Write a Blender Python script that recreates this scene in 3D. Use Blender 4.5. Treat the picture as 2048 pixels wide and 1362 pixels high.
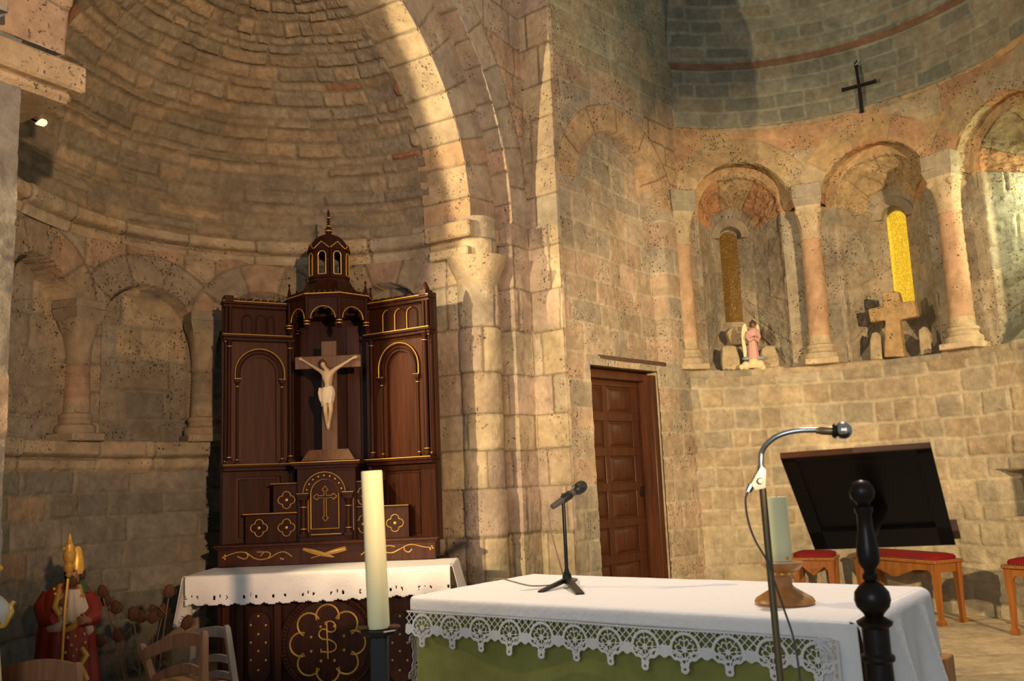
import bpy, math, random
import numpy as np
from mathutils import Matrix, Vector
PI = math.pi
scn = bpy.context.scene
for o in list(bpy.data.objects): bpy.data.objects.remove(o)
COL = scn.collection

# ------------------------------------------------------------------ camera
F = 1820.0; PITCH = math.atan(F/11800); ROLL = math.radians(2.4); EYE = 1.3
_c, _s, _cp, _sp = math.cos(ROLL), math.sin(ROLL), math.cos(PITCH), math.sin(PITCH)
def ray(x, y):
    u = (x-1024)/F; v = (681-y)/F
    u2 = _c*u+_s*v; v2 = -_s*u+_c*v
    return np.array([u2, _cp-_sp*v2, _sp+_cp*v2])
def at(x, y, Y):
    d = ray(x, y); return np.array([0, 0, EYE])+d*(Y/d[1])
def gz(x, y, z):
    d = ray(x, y); return np.array([0, 0, EYE])+d*((z-EYE)/d[2])
cam_data = bpy.data.cameras.new('camera'); cam = bpy.data.objects.new('camera', cam_data); COL.objects.link(cam)
cam_data.sensor_width = 36; cam_data.lens = F*36/2048; cam_data.clip_start = .05
R3 = np.array([[_c, _s, 0], [_sp*_s, -_sp*_c, -_cp], [-_cp*_s, _cp*_c, -_sp]])
cam.matrix_world = Matrix(((R3[0][0], R3[0][1], R3[0][2], 0), (R3[1][0], R3[1][1], R3[1][2], 0), (R3[2][0], R3[2][1], R3[2][2], EYE), (0, 0, 0, 1)))
scn.camera = cam
cam_data.dof.use_dof = True; cam_data.dof.focus_distance = 7.0; cam_data.dof.aperture_fstop = 7.0

# ------------------------------------------------------------------ light and exposure
scn.view_settings.view_transform = 'Standard'; scn.view_settings.look = 'None'
scn.view_settings.gamma = 1; scn.view_settings.exposure = 0.12; scn.view_settings.use_curve_mapping = False
W = bpy.data.worlds.new('nave_daylight'); scn.world = W; W.use_nodes = True
W.node_tree.nodes['Background'].inputs[0].default_value = (.62, .68, .68, 1)
W.node_tree.nodes['Background'].inputs[1].default_value = .30
def spot(name, loc, target, power, color, size=.12, cone=70, blend=.25):
    l = bpy.data.lights.new(name, 'SPOT'); o = bpy.data.objects.new(name, l); COL.objects.link(o)
    l.energy = power; l.color = color; l.shadow_soft_size = size; l.spot_size = math.radians(cone); l.spot_blend = blend
    o.location = loc; o.rotation_euler = (Vector(target)-Vector(loc)).to_track_quat('-Z', 'Y').to_euler(); return o
WARM = (1, .66, .30)
_lp = at(95, 247, 4.72)
def _aim(az, el): return (_lp[0]+math.sin(math.radians(az))*math.cos(math.radians(el)), _lp[1]+math.cos(math.radians(az))*math.cos(math.radians(el)), _lp[2]+math.sin(math.radians(el)))
spot('chapel_lamp_upper', tuple(_lp), _aim(87, 6), 520, (1, .76, .42), .02, 80, .12)
spot('chapel_lamp_lower', tuple(_lp), _aim(84, -36), 420, (1, .76, .42), .02, 66, .3)
spot('spotlight_side', (-3.4, .6, 2.3), (-.05, 6.6, 1.75), 1700, (1, .74, .40), .05, 25, .5)
spot('spotlight_near', (1.7, -2.2, 2.1), (-1.5, 6.0, 3.4), 1800, (1, .62, .34), .06, 43, .4)
spot('spotlight_right', (3.5, -.6, 2.35), (2.6, 8.2, 1.8), 2550, (1, .70, .38), .08, 42, .6)
spot('spotlight_table', (1.6, 4.2, 4.7), (.4, 3.2, .9), 400, (1, .80, .66), .10, 52, .6)
_l = bpy.data.lights.new('nave_fill', 'AREA'); _l.shape = 'RECTANGLE'; _l.size = 3.; _l.size_y = 2.5; _l.energy = 125; _l.color = (.84, .92, 1)  # unseen fill panel added behind the camera to brighten the table front
_o = bpy.data.objects.new('nave_fill', _l); COL.objects.link(_o); _o.location = (-2.5, -5, 3.0); _o.rotation_euler = (Vector((0, 4, 1))-Vector((-2.5, -5, 3.0))).to_track_quat('-Z', 'Y').to_euler()

# ------------------------------------------------------------------ materials
def sock(n, *names):
    for k in names:
        if k in n.inputs: return n.inputs[k]
def newmat(name):
    m = bpy.data.materials.new(name); m.use_nodes = True
    nt = m.node_tree; b = nt.nodes['Principled BSDF']; return m, nt, b
def simple(name, col, rough=.6, metal=0, var=.15, scale=30, bump=.0, bscale=80, spec=.5, emis=None, sub=0, trans=0):
    m, nt, b = newmat(name); N = nt.nodes; L = nt.links
    tc = N.new('ShaderNodeTexCoord'); no = N.new('ShaderNodeTexNoise'); no.inputs['Scale'].default_value = scale; no.inputs['Detail'].default_value = 5
    L.new(tc.outputs['Object'], no.inputs['Vector'])
    mr = N.new('ShaderNodeMapRange'); mr.inputs[3].default_value = 1-var; mr.inputs[4].default_value = 1+var
    L.new(no.outputs[0], mr.inputs[0])
    mx = N.new('ShaderNodeVectorMath'); mx.operation = 'SCALE'; mx.inputs[0].default_value = col
    L.new(mr.outputs[0], mx.inputs['Scale']); L.new(mx.outputs[0], b.inputs['Base Color'])
    b.inputs['Roughness'].default_value = rough; b.inputs['Metallic'].default_value = metal
    sock(b, 'Specular IOR Level').default_value = spec
    if sub: sock(b, 'Subsurface Weight').default_value = sub; b.inputs['Subsurface Radius'].default_value = (.02, .015, .008); b.inputs['Subsurface Scale'].default_value = .5
    if bump:
        n2 = N.new('ShaderNodeTexNoise'); n2.inputs['Scale'].default_value = bscale; n2.inputs['Detail'].default_value = 6; L.new(tc.outputs['Object'], n2.inputs['Vector'])
        bp = N.new('ShaderNodeBump'); bp.inputs['Strength'].default_value = bump; bp.inputs['Distance'].default_value = .01
        L.new(n2.outputs[0], bp.inputs['Height']); L.new(bp.outputs[0], b.inputs['Normal'])
    if emis: sock(b, 'Emission Color').default_value = (*emis[0], 1); b.inputs['Emission Strength'].default_value = emis[1]
    return m
def stone(name, bump=.5, pits=0., scale=14, grain=.25):
    m, nt, b = newmat(name); N = nt.nodes; L = nt.links
    at_ = N.new('ShaderNodeAttribute'); at_.attribute_name = 'Col'
    tc = N.new('ShaderNodeTexCoord')
    n1 = N.new('ShaderNodeTexNoise'); n1.inputs['Scale'].default_value = scale; n1.inputs['Detail'].default_value = 8; n1.inputs['Roughness'].default_value = .65
    n2 = N.new('ShaderNodeTexNoise'); n2.inputs['Scale'].default_value = scale*6; n2.inputs['Detail'].default_value = 6; n2.inputs['Roughness'].default_value = .7
    n3 = N.new('ShaderNodeTexNoise'); n3.inputs['Scale'].default_value = 3.2; n3.inputs['Detail'].default_value = 4
    for n in (n1, n2, n3): L.new(tc.outputs['Object'], n.inputs['Vector'])
    r1 = N.new('ShaderNodeMapRange'); r1.inputs[1].default_value = .3; r1.inputs[2].default_value = .7; r1.inputs[3].default_value = 1-grain; r1.inputs[4].default_value = 1+grain; L.new(n1.outputs[0], r1.inputs[0])
    r3 = N.new('ShaderNodeMapRange'); r3.inputs[1].default_value = .3; r3.inputs[2].default_value = .7; r3.inputs[3].default_value = .82; r3.inputs[4].default_value = 1.16; L.new(n3.outputs[0], r3.inputs[0])
    mm = N.new('ShaderNodeMath'); mm.operation = 'MULTIPLY'; L.new(r1.outputs[0], mm.inputs[0]); L.new(r3.outputs[0], mm.inputs[1])
    h = N.new('ShaderNodeMath'); h.operation = 'MULTIPLY_ADD'; h.inputs[1].default_value = .5; L.new(n2.outputs[0], h.inputs[0]); L.new(n1.outputs[0], h.inputs[2])
    hh = h.outputs[0]; fac = mm.outputs[0]
    if pits:
        vo = N.new('ShaderNodeTexNoise'); vo.inputs['Scale'].default_value = 55; vo.inputs['Detail'].default_value = 3; L.new(tc.outputs['Object'], vo.inputs['Vector'])
        pr = N.new('ShaderNodeMapRange'); pr.inputs[1].default_value = .31; pr.inputs[2].default_value = .39; L.new(vo.outputs[0], pr.inputs[0])
        vm = N.new('ShaderNodeTexNoise'); vm.inputs['Scale'].default_value = 4.5; L.new(tc.outputs['Object'], vm.inputs['Vector'])
        pm = N.new('ShaderNodeMapRange'); pm.inputs[1].default_value = .64-.12*pits; pm.inputs[2].default_value = .56-.12*pits; L.new(vm.outputs[0], pm.inputs[0])
        mxx = N.new('ShaderNodeMath'); mxx.operation = 'MAXIMUM'; L.new(pr.outputs[0], mxx.inputs[0]); L.new(pm.outputs[0], mxx.inputs[1])
        m3 = N.new('ShaderNodeMath'); m3.operation = 'MULTIPLY_ADD'; m3.inputs[1].default_value = 1.3; L.new(mxx.outputs[0], m3.inputs[0]); L.new(hh, m3.inputs[2]); hh = m3.outputs[0]
        rr = N.new('ShaderNodeMapRange'); rr.inputs[3].default_value = .25; rr.inputs[4].default_value = 1; L.new(mxx.outputs[0], rr.inputs[0])
        m4 = N.new('ShaderNodeMath'); m4.operation = 'MULTIPLY'; L.new(rr.outputs[0], m4.inputs[0]); L.new(fac, m4.inputs[1]); fac = m4.outputs[0]
    mx = N.new('ShaderNodeVectorMath'); mx.operation = 'SCALE'; L.new(at_.outputs['Color'], mx.inputs[0]); L.new(fac, mx.inputs['Scale'])
    L.new(mx.outputs[0], b.inputs['Base Color']); b.inputs['Roughness'].default_value = .95; sock(b, 'Specular IOR Level').default_value = .15
    bp = N.new('ShaderNodeBump'); bp.inputs['Strength'].default_value = bump; bp.inputs['Distance'].default_value = .022
    L.new(hh, bp.inputs['Height']); L.new(bp.outputs[0], b.inputs['Normal'])
    return m
def wood(name, c1, c2, rough=.35, scale=7, axis=2, spec=.4):
    m, nt, b = newmat(name); N = nt.nodes; L = nt.links
    tc = N.new('ShaderNodeTexCoord'); mp = N.new('ShaderNodeMapping'); sc = [scale*5]*3; sc[axis] = scale*.35; mp.inputs['Scale'].default_value = sc
    L.new(tc.outputs['Object'], mp.inputs['Vector'])
    n = N.new('ShaderNodeTexNoise'); n.inputs['Scale'].default_value = 1.2; n.inputs['Detail'].default_value = 7; n.inputs['Roughness'].default_value = .6; L.new(mp.outputs[0], n.inputs['Vector'])
    cr = N.new('ShaderNodeValToRGB'); cr.color_ramp.elements[0].position = .3; cr.color_ramp.elements[1].position = .7
    cr.color_ramp.elements[0].color = (*c1, 1); cr.color_ramp.elements[1].color = (*c2, 1)
    L.new(n.outputs[0], cr.inputs[0]); L.new(cr.outputs[0], b.inputs['Base Color']); b.inputs['Roughness'].default_value = rough
    sock(b, 'Specular IOR Level').default_value = spec
    bp = N.new('ShaderNodeBump'); bp.inputs['Strength'].default_value = .12; bp.inputs['Distance'].default_value = .004; L.new(n.outputs[0], bp.inputs['Height']); L.new(bp.outputs[0], b.inputs['Normal'])
    return m
def glow_glass(name, c1, c2, strength):
    m, nt, b = newmat(name); N = nt.nodes; L = nt.links
    tc = N.new('ShaderNodeTexCoord'); v = N.new('ShaderNodeTexVoronoi'); v.inputs['Scale'].default_value = 70; L.new(tc.outputs['Object'], v.inputs['Vector'])
    cr = N.new('ShaderNodeValToRGB'); cr.color_ramp.elements[0].color = (*c2, 1); cr.color_ramp.elements[1].color = (*c1, 1); cr.color_ramp.elements[1].position = .75
    L.new(v.outputs['Distance'], cr.inputs[0]); L.new(cr.outputs[0], sock(b, 'Emission Color')); b.inputs['Emission Strength'].default_value = strength
    b.inputs['Base Color'].default_value = (*[k*.5 for k in c1], 1); b.inputs['Roughness'].default_value = .25
    bp = N.new('ShaderNodeBump'); bp.inputs['Strength'].default_value = .8; bp.inputs['Distance'].default_value = .01; L.new(v.outputs['Distance'], bp.inputs['Height']); L.new(bp.outputs[0], b.inputs['Normal'])
    return m
M = {}
M['stone'] = stone('limestone_masonry', .8, 0, 15, .24)
M['rough'] = stone('rough_masonry', 1., 0, 17, .26)
M['tuff'] = stone('pitted_tuff', .8, .7, 13, .24)
M['ash'] = stone('dressed_limestone', .65, .3, 12, .2)
M['wood'] = wood('dark_walnut', (.018, .005, .0024), (.044, .0125, .0046), .5, spec=.14)
M['woodp'] = wood('walnut_panel', (.029, .008, .0036), (.066, .0185, .007), .45, spec=.2)
M['crosswood'] = wood('cross_wood', (.09, .04, .015), (.17, .075, .028), .5)
M['door'] = wood('oak_door', (.040, .013, .005), (.092, .028, .009), .42)
M['orange'] = wood('varnished_oak', (.19, .066, .014), (.30, .11, .026), .35)
M['turned'] = wood('turned_wood', (.30, .12, .035), (.46, .21, .06), .4, 5)
M['chair'] = wood('chair_wood', (.16, .07, .035), (.27, .13, .065), .5)
M['chairg'] = wood('worn_chair_wood', (.16, .135, .11), (.27, .23, .19), .55)
M['lect'] = wood('lectern_wood', (.007, .0035, .0022), (.014, .0065, .004), .35, 7, 0, .3)
M['lecte'] = wood('lectern_edge_wood', (.10, .035, .012), (.16, .06, .02), .35, 7, 0)
M['gold'] = simple('gilding', (.56, .32, .07), .45, .35, .2, 60)
M['goldb'] = simple('bright_gold_paint', (.72, .42, .08), .4, .45, .3, 60)
M['cloth'] = simple('white_linen', (.80, .79, .80), .9, 0, .05, 25, .25, 60)
M['lace'] = simple('crochet_lace', (.78, .79, .82), .95, 0, .08, 90, .6, 500)
M['green'] = simple('green_velvet', (.27, .285, .085), .95, 0, .3, 14, .6, 350, .1)
M['black'] = simple('black_metal', (.012, .012, .012), .4, .3, .1)
M['iron'] = simple('wrought_iron', (.015, .013, .011), .6, .6, .2, 60, .4, 90)
M['plastic'] = simple('grey_plastic', (.05, .05, .052), .5, 0, .1)
M['mesh'] = simple('microphone_grille', (.05, .05, .05), .35, .8, .3, 300, .8, 500)
M['chrome'] = simple('chrome', (.55, .55, .53), .22, 1, .08)
M['brass'] = simple('aged_metal_tube', (.20, .15, .08), .35, .7, .1)
M['cable'] = simple('grey_cable', (.09, .08, .075), .6)
M['cablet'] = simple('beige_cable', (.25, .18, .14), .6)
M['wax'] = simple('candle_wax', (.80, .77, .47), .5, 0, .04, 8, 0, 80, .3, None, .25)
M['velvet'] = simple('red_velvet', (.17, .005, .008), .8, 0, .2, 60, .3, 200, .2)
M['skin'] = simple('painted_flesh', (.47, .34, .20), .5, 0, .1, 40)
M['skind'] = simple('dark_painted_flesh', (.26, .12, .07), .5, 0, .1, 40)
M['loin'] = simple('painted_loincloth', (.58, .48, .34), .6, 0, .1, 40)
M['hair'] = simple('painted_brown_hair', (.06, .026, .012), .6, 0, .3, 90, .6, 160)
M['red'] = simple('red_painted_robe', (.24, .022, .014), .5, 0, .3, 18)
M['white'] = simple('white_painted_robe', (.52, .46, .38), .6, 0, .12, 25)
M['pink'] = simple('pink_painted_robe', (.60, .34, .30), .6, 0, .1, 40)
M['cream'] = simple('cream_painted_plaster', (.74, .62, .38), .6, 0, .12, 40)
M['blue'] = simple('blue_grey_paint', (.25, .32, .36), .6, 0, .15, 40)
M['greenp'] = simple('green_painted_plaster', (.05, .09, .05), .6, 0, .2, 40)
M['stem'] = simple('dry_stems', (.17, .10, .05), .8)
M['teasel'] = simple('dry_teasel_heads', (.11, .042, .018), .9, 0, .4, 120, .9, 260)
M['bulb'] = simple('lamp_glass', (.9, .75, .5), .3, 0, .02, 10, 0, 80, .5, ((1, .75, .45), 1.2))
M['gl1'] = glow_glass('amber_glass_dim', (.26, .13, .012), (.05, .025, .004), .16)
M['gl2'] = glow_glass('amber_glass_bright', (1., .62, .03), (.42, .22, .01), .72)
M['gl3'] = glow_glass('pale_daylight_glass', (.85, .9, .55), (.7, .8, .4), 4.)

# ------------------------------------------------------------------ objects
def tag(o, label=None, cat=None, group=None, kind=None):
    if label: o['label'] = label
    if cat: o['category'] = cat
    if group: o['group'] = group
    if kind: o['kind'] = kind
    return o
def thing(name, loc, label, cat, group=None, rot=0):
    o = bpy.data.objects.new(name, None); COL.objects.link(o); o.location = [float(k) for k in loc]; o.rotation_euler = (0, 0, rot)
    o.empty_display_size = .05; return tag(o, label, cat, group)
def origin(o):
    v = np.zeros(3)
    while o is not None: v = v+np.array(o.location); o = o.parent
    return v
def npmesh(name, V, Fq, mat, parent=None, col=None, smooth=True, kind=None):
    me = bpy.data.meshes.new(name); V = np.asarray(V, np.float32)
    Fq = np.asarray(Fq, np.int32); k = Fq.shape[1]
    me.vertices.add(len(V)); me.vertices.foreach_set('co', V.ravel())
    me.loops.add(Fq.size); me.loops.foreach_set('vertex_index', Fq.ravel())
    me.polygons.add(len(Fq)); me.polygons.foreach_set('loop_start', np.arange(0, Fq.size, k, dtype=np.int32))
    try: me.polygons.foreach_set('loop_total', np.full(len(Fq), k, np.int32))
    except Exception: pass
    me.update(calc_edges=True)
    me.polygons.foreach_set('use_smooth', np.full(len(Fq), smooth))
    if col is not None:
        a = me.color_attributes.new('Col', 'FLOAT_COLOR', 'POINT'); c4 = np.ones((len(V), 4), np.float32); c4[:, :3] = col; a.data.foreach_set('color', c4.ravel())
    me.materials.append(mat); me.validate(); o = bpy.data.objects.new(name, me); COL.objects.link(o); o.parent = parent
    if kind: o['kind'] = kind
    return o
class MB:
    def __init__(s, Mx=None): s.v = []; s.f = []; s.n = 0; s.M = Mx; s.pc = []
    def add(s, V, Fs):
        V = np.asarray(V, float)
        if s.M is not None: V = V@s.M[:3, :3].T+s.M[:3, 3]
        s.pc.append((V, [tuple(int(i) for i in f) for f in Fs]))
        s.v.append(V); s.f += [tuple(int(i)+s.n for i in f) for f in Fs]; s.n += len(V); return s
    def box(s, x0, x1, y0, y1, z0, z1, bev=0):
        if bev:
            b = min(bev, (x1-x0)/2.1, (y1-y0)/2.1, (z1-z0)/2.1)
            P = []
            for (X, sx) in ((x0, 1), (x1, -1)):
                for (Y, sy) in ((y0, 1), (y1, -1)):
                    for (Z, sz) in ((z0, 1), (z1, -1)):
                        P += [(X, Y+sy*b, Z+sz*b), (X+sx*b, Y, Z+sz*b), (X+sx*b, Y+sy*b, Z)]
            return s.hull(P)
        V = [(x, y, z) for x in (x0, x1) for y in (y0, y1) for z in (z0, z1)]
        return s.add(V, [(0, 1, 3, 2), (4, 6, 7, 5), (0, 4, 5, 1), (2, 3, 7, 6), (0, 2, 6, 4), (1, 5, 7, 3)])
    def hull(s, P):
        import bmesh
        bm = bmesh.new()
        for p in P: bm.verts.new(p)
        bmesh.ops.convex_hull(bm, input=bm.verts); bm.verts.ensure_lookup_table(); bm.verts.index_update()
        V = [v.co[:] for v in bm.verts]; Fs = [[v.index for v in f.verts] for f in bm.faces]; bm.free(); return s.add(V, Fs)
    def hexa(s, b, t):   # bottom 4 pts, top 4 pts
        return s.add(list(b)+list(t), [(3, 2, 1, 0), (4, 5, 6, 7), (0, 1, 5, 4), (1, 2, 6, 5), (2, 3, 7, 6), (3, 0, 4, 7)])
    def loft(s, rings, cap=True, close=True):
        k = len(rings[0]); V = np.concatenate([np.asarray(r, float) for r in rings]); Fs = []
        for i in range(len(rings)-1):
            for j in range(k if close else k-1):
                a = i*k+j; b = i*k+(j+1) % k; Fs.append((a, b, b+k, a+k))
        if cap and close: Fs.append(tuple(range(k))[::-1]); Fs.append(tuple(range((len(rings)-1)*k, len(rings)*k)))
        return s.add(V, Fs)
    def lathe(s, prof, c=(0, 0, 0), n=20, axis=None, start=0., arc=2*PI, sx=1, sy=1):
        # prof: (r, z); axis: direction of z
        c = np.asarray(c, float)
        if axis is None: A = np.eye(3)
        else:
            w = np.asarray(axis, float); w /= np.linalg.norm(w); h = np.array([0, 0, 1.]) if abs(w[2]) < .9 else np.array([1., 0, 0])
            u = np.cross(h, w); u /= np.linalg.norm(u); A = np.stack([u, np.cross(w, u), w], 1)
        t = start+np.arange(n)*arc/n; R = []
        for r, z in prof:
            r = max(r, 1e-4); R.append(np.stack([r*np.cos(t)*sx, r*np.sin(t)*sy, np.full(n, z)], 1)@A.T+c)
        return s.loft(R)
    def tube(s, pts, r, n=8, cap=True, flat=1.):
        pts = np.asarray(pts, float); m = len(pts); rr = np.broadcast_to(np.asarray(r, float), (m,))
        T = np.gradient(pts, axis=0); T /= np.linalg.norm(T, axis=1)[:, None]+1e-12
        h = np.array([0, 0, 1.]) if abs(T[0][2]) < .9 else np.array([1., 0, 0]); u = np.cross(T[0], h); u /= np.linalg.norm(u); R = []
        a = np.arange(n)*2*PI/n
        for i in range(m):
            u = u-T[i]*(u@T[i]); u /= np.linalg.norm(u)+1e-12; w = np.cross(T[i], u)
            R.append(pts[i]+rr[i]*(np.cos(a)[:, None]*u+np.sin(a)[:, None]*w*flat))
        return s.loft(R, cap)
    def prism(s, poly, d0, d1):   # poly (x,z) extruded along y
        k = len(poly); V = [(p[0], d0, p[1]) for p in poly]+[(p[0], d1, p[1]) for p in poly]
        return s.add(V, [tuple(range(k)), tuple(range(k, 2*k))[::-1]]+[(i, (i+1) % k, (i+1) % k+k, i+k) for i in range(k)])
    def band(s, outer, inner, d0, d1):  # two open polylines (x,z) of equal count
        k = len(outer); V = []
        for d in (d0, d1):
            V += [(p[0], d, p[1]) for p in outer]+[(p[0], d, p[1]) for p in inner]
        Fs = []
        for i in range(k-1):
            Fs += [(i, i+1, k+i+1, k+i), (2*k+i, 3*k+i, 3*k+i+1, 2*k+i+1), (i, 2*k+i, 2*k+i+1, i+1), (k+i, k+i+1, 3*k+i+1, 3*k+i)]
        Fs += [(0, k, 3*k, 2*k), (k-1, 3*k-1, 4*k-1, 2*k-1)]
        return s.add(V, Fs)
    def ball(s, c, r, n=14, m=9, sc=(1, 1, 1)):
        a = np.linspace(0, PI, m); R = []
        t = np.arange(n)*2*PI/n
        for p in a:
            q = max(math.sin(p), 1e-3); R.append(np.stack([c[0]+r*sc[0]*q*np.cos(t), c[1]+r*sc[1]*q*np.sin(t), np.full(n, c[2]-r*sc[2]*math.cos(p))], 1))
        return s.loft(R)
    def each(s, name, mat, parent=None, smooth=None, label=None, world=True):
        out = []
        for V, Fs in s.pc: out.append(MB().add(V, Fs).build(name, mat, parent, smooth, label, None, world))
        return out
    def build(s, name, mat, parent=None, smooth=None, label=None, kind=None, world=True):
        V = np.concatenate(s.v)
        if parent is not None and world: V = V-origin(parent)
        me = bpy.data.meshes.new(name); me.from_pydata(V.tolist(), [], s.f)
        import bmesh
        bm = bmesh.new(); bm.from_mesh(me); bmesh.ops.recalc_face_normals(bm, faces=bm.faces); bm.to_mesh(me); bm.free()
        me.materials.append(mat)
        if smooth is None: smooth = 40
        if smooth: 
            me.polygons.foreach_set('use_smooth', [True]*len(me.polygons)); me.set_sharp_from_angle(angle=math.radians(smooth))
        o = bpy.data.objects.new(name, me); COL.objects.link(o); o.parent = parent
        if label: o['label'] = label
        if kind: o['kind'] = kind
        return o
def copy_tree(o, parent=None):
    kids = [c for c in COL.objects if c.parent == o]
    c = o.copy(); COL.objects.link(c); c.parent = parent
    for k in kids: copy_tree(k, c)
    return c
def arcp(cx, cz, r, a0=0, a1=PI, n=24): return [(cx+r*math.cos(a), cz+r*math.sin(a)) for a in np.linspace(a0, a1, n)]

# ------------------------------------------------------------------ masonry
rng = np.random.default_rng(7)
_T = rng.random((256, 256))
def vn(x, y):
    x = np.asarray(x, float); y = np.asarray(y, float); xi = np.floor(x).astype(int); yi = np.floor(y).astype(int); fx = x-xi; fy = y-yi
    fx = fx*fx*(3-2*fx); fy = fy*fy*(3-2*fy); g = lambda a, b: _T[a & 255, b & 255]
    return (g(xi, yi)*(1-fx)+g(xi+1, yi)*fx)*(1-fy)+(g(xi, yi+1)*(1-fx)+g(xi+1, yi+1)*fx)*fy
def fbm(x, y, o=4):
    s = 0; a = .5; k = 1.
    for i in range(o): s = s+a*vn(x*k+17.3*i, y*k-9.1*i); a *= .5; k *= 2.03
    return s/(1-.5**o)-.5
def sm(a, b, x): t = np.clip((x-a)/(b-a), 0, 1); return t*t*(3-2*t)
class Courses:
    def __init__(s, seed, u0, u1, v0, v1, h, w, tex_rows=None):
        r = np.random.default_rng(seed); s.seed = seed
        if tex_rows is not None: s.V = np.array(tex_rows, float)
        else:
            V = [v0]
            while V[-1] < v1: V.append(V[-1]+r.uniform(*h))
            s.V = np.array(V)
        s.U = []
        for i in range(len(s.V)):
            U = [u0-r.uniform(0, w[1])]
            k = r.uniform(.8, 1.25)
            while U[-1] < u1+w[1]: U.append(U[-1]+r.uniform(*w)*k)
            s.U.append(np.array(U))
    def q(s, u, v):
        r = np.clip(np.searchsorted(s.V, v)-1, 0, len(s.V)-2); v0 = s.V[r]; v1 = s.V[r+1]
        u0 = np.zeros_like(u); u1 = np.ones_like(u); c = np.zeros(u.shape, int)
        for i in np.unique(r):
            m = r == i; U = s.U[i]; k = np.clip(np.searchsorted(U, u[m])-1, 0, len(U)-2); c[m] = k; u0[m] = U[k]; u1[m] = U[k+1]
        dx = np.minimum(u-u0, u1-u); dy = np.minimum(v-v0, v1-v)
        rad = .02; d = np.where((dx < rad) & (dy < rad), rad-np.hypot(rad-dx, rad-dy), np.minimum(dx, dy))
        return (r*131+c*17+s.seed*29), d, (u-u0)/(u1-u0), (v-v0)/(v1-v0)
def palette(base, var=.10, hue=.05, extra=()):
    # extra: list of (colour, fraction)
    def f(i):
        i = np.asarray(i); r = np.random.default_rng(5); T = r.random((4096, 4)); t = T[(i*2654435761 >> 5) & 4095]
        c = np.array(base)[None]*(1+var*(2*t[..., :1].reshape(-1, 1)-1)); h = hue*(2*t[..., 1].reshape(-1)-1)
        c = c*np.stack([1+h, np.ones_like(h), 1-h], -1); a = t[..., 2].reshape(-1); lo = 0
        for col, fr in extra:
            m = (a >= lo) & (a < lo+fr); c[m] = np.array(col)*(1+var*(2*t.reshape(-1, 4)[m][:, 3:4]-1)); lo += fr
        return c.reshape(i.shape+(3,))
    return f
def masonry(cs, pal, mortar=(.42, .37, .28), jw=.008, bev=.02, depth=.012, jit=.008, over=0, rough=.004, warp=.012, wf=6, rings=(), region=None, flush=0):
    def f(u, v):
        wu = u+warp*2*fbm(u*wf+3, v*wf+8, 3); wv = v+warp*2*fbm(u*wf*.8+31, v*wf*.8+5, 3)
        i, d, fu, fv = cs.q(wu, wv)
        for (k, (cu, cv, r0, r1, n, below)) in enumerate(rings):
            du = wu-cu; dv = wv-cv; rr = np.hypot(du, dv); an = np.arctan2(dv, du); tt = (an/PI*n)
            m = (rr < r1) & (rr > r0-.06) & (dv > -below)
            if below > 0:
                tt = np.where(dv < 0, np.where(du > 0, -.5, n+.5)+0*tt, tt)
            cell = np.floor(tt); fr = tt-cell
            dd = np.minimum(np.minimum(fr, 1-fr)*PI/n*rr, r1-rr)
            dd = np.where(dv < 0, np.minimum(r1-rr, dv+below), dd)
            i = np.where(m, 9000+k*97+cell.astype(int), i); d = np.where(m, dd, np.where((rr >= r1) & (dv > -below), np.minimum(d, rr-r1), d)); fv = np.where(m, .5, fv)
        col = pal(i); r = np.random.default_rng(11).random((4096, 3)); t = r[(i*40503 >> 2) & 4095]
        n1 = fbm(u*9, v*9, 4); n2 = fbm(u*33+7, v*33, 3)
        e = sm(jw*.5, jw*.5+bev, d+.006*n2)
        disp = e*depth+(t[..., 0]-.5)*2*jit*e+e*over*(.5-fv)+rough*(n1*2.2+n2*1.2)*(.35+.65*e)
        col = col*(1+.22*n1+.18*n2)[..., None]
        mk = sm(jw*.5-.001+flush, jw*.5+.006+flush, d+.005*n2)[..., None]
        col = col*mk+np.array(mortar)*(1+.2*n1[..., None])*(1-mk)
        if region is not None: col = region(u, v, col, mk)
        return disp, np.clip(col, .01, .95)
    return f
def hf(name, surf, U, V, field, mat, sdf=None, mode='cut', rec=.15, parent=None, kind='structure', extra=None):
    u, v = np.meshgrid(U, V, indexing='ij')
    if sdf is not None:
        hstep = min(U[1]-U[0], V[1]-V[0]); s0 = sdf(u, v); e = 1e-4
        gu = (sdf(u+e, v)-sdf(u-e, v))/(2*e); gv = (sdf(u, v+e)-sdf(u, v-e))/(2*e)
        for tgt, m in ((.0006, (s0 >= 0) & (s0 < hstep*.75)), (-.0006, (s0 < 0) & (s0 > -hstep*.75))):
            u = np.where(m, u+(tgt-s0)*gu, u); v = np.where(m, v+(tgt-s0)*gv, v)
        s1 = sdf(u, v)
    disp, col = field(u, v)
    if sdf is not None and mode == 'recess':
        r_ = rec(u, v) if callable(rec) else rec; disp = np.where(s1 < 0, disp-r_, disp)
    P, Nn = surf(u, v); X = P+Nn*disp[..., None]
    nu, nv = u.shape; idx = np.arange(nu*nv).reshape(nu, nv)
    q = np.stack([idx[:-1, :-1], idx[1:, :-1], idx[1:, 1:], idx[:-1, 1:]], -1).reshape(-1, 4)
    if sdf is not None and mode == 'cut':
        uc = u.ravel()[q].mean(1); vc = v.ravel()[q].mean(1); q = q[sdf(uc, vc) > 0]
        us, inv = np.unique(q, return_inverse=True); q = inv.reshape(-1, 4); X = X.reshape(-1, 3)[us]; col = col.reshape(-1, 3)[us]
    return npmesh(name, X.reshape(-1, 3), q, mat, parent, col.reshape(-1, 3), True, kind)
def rg(a, b, st): return np.linspace(a, b, max(2, int(abs(b-a)/st)+1))
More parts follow.
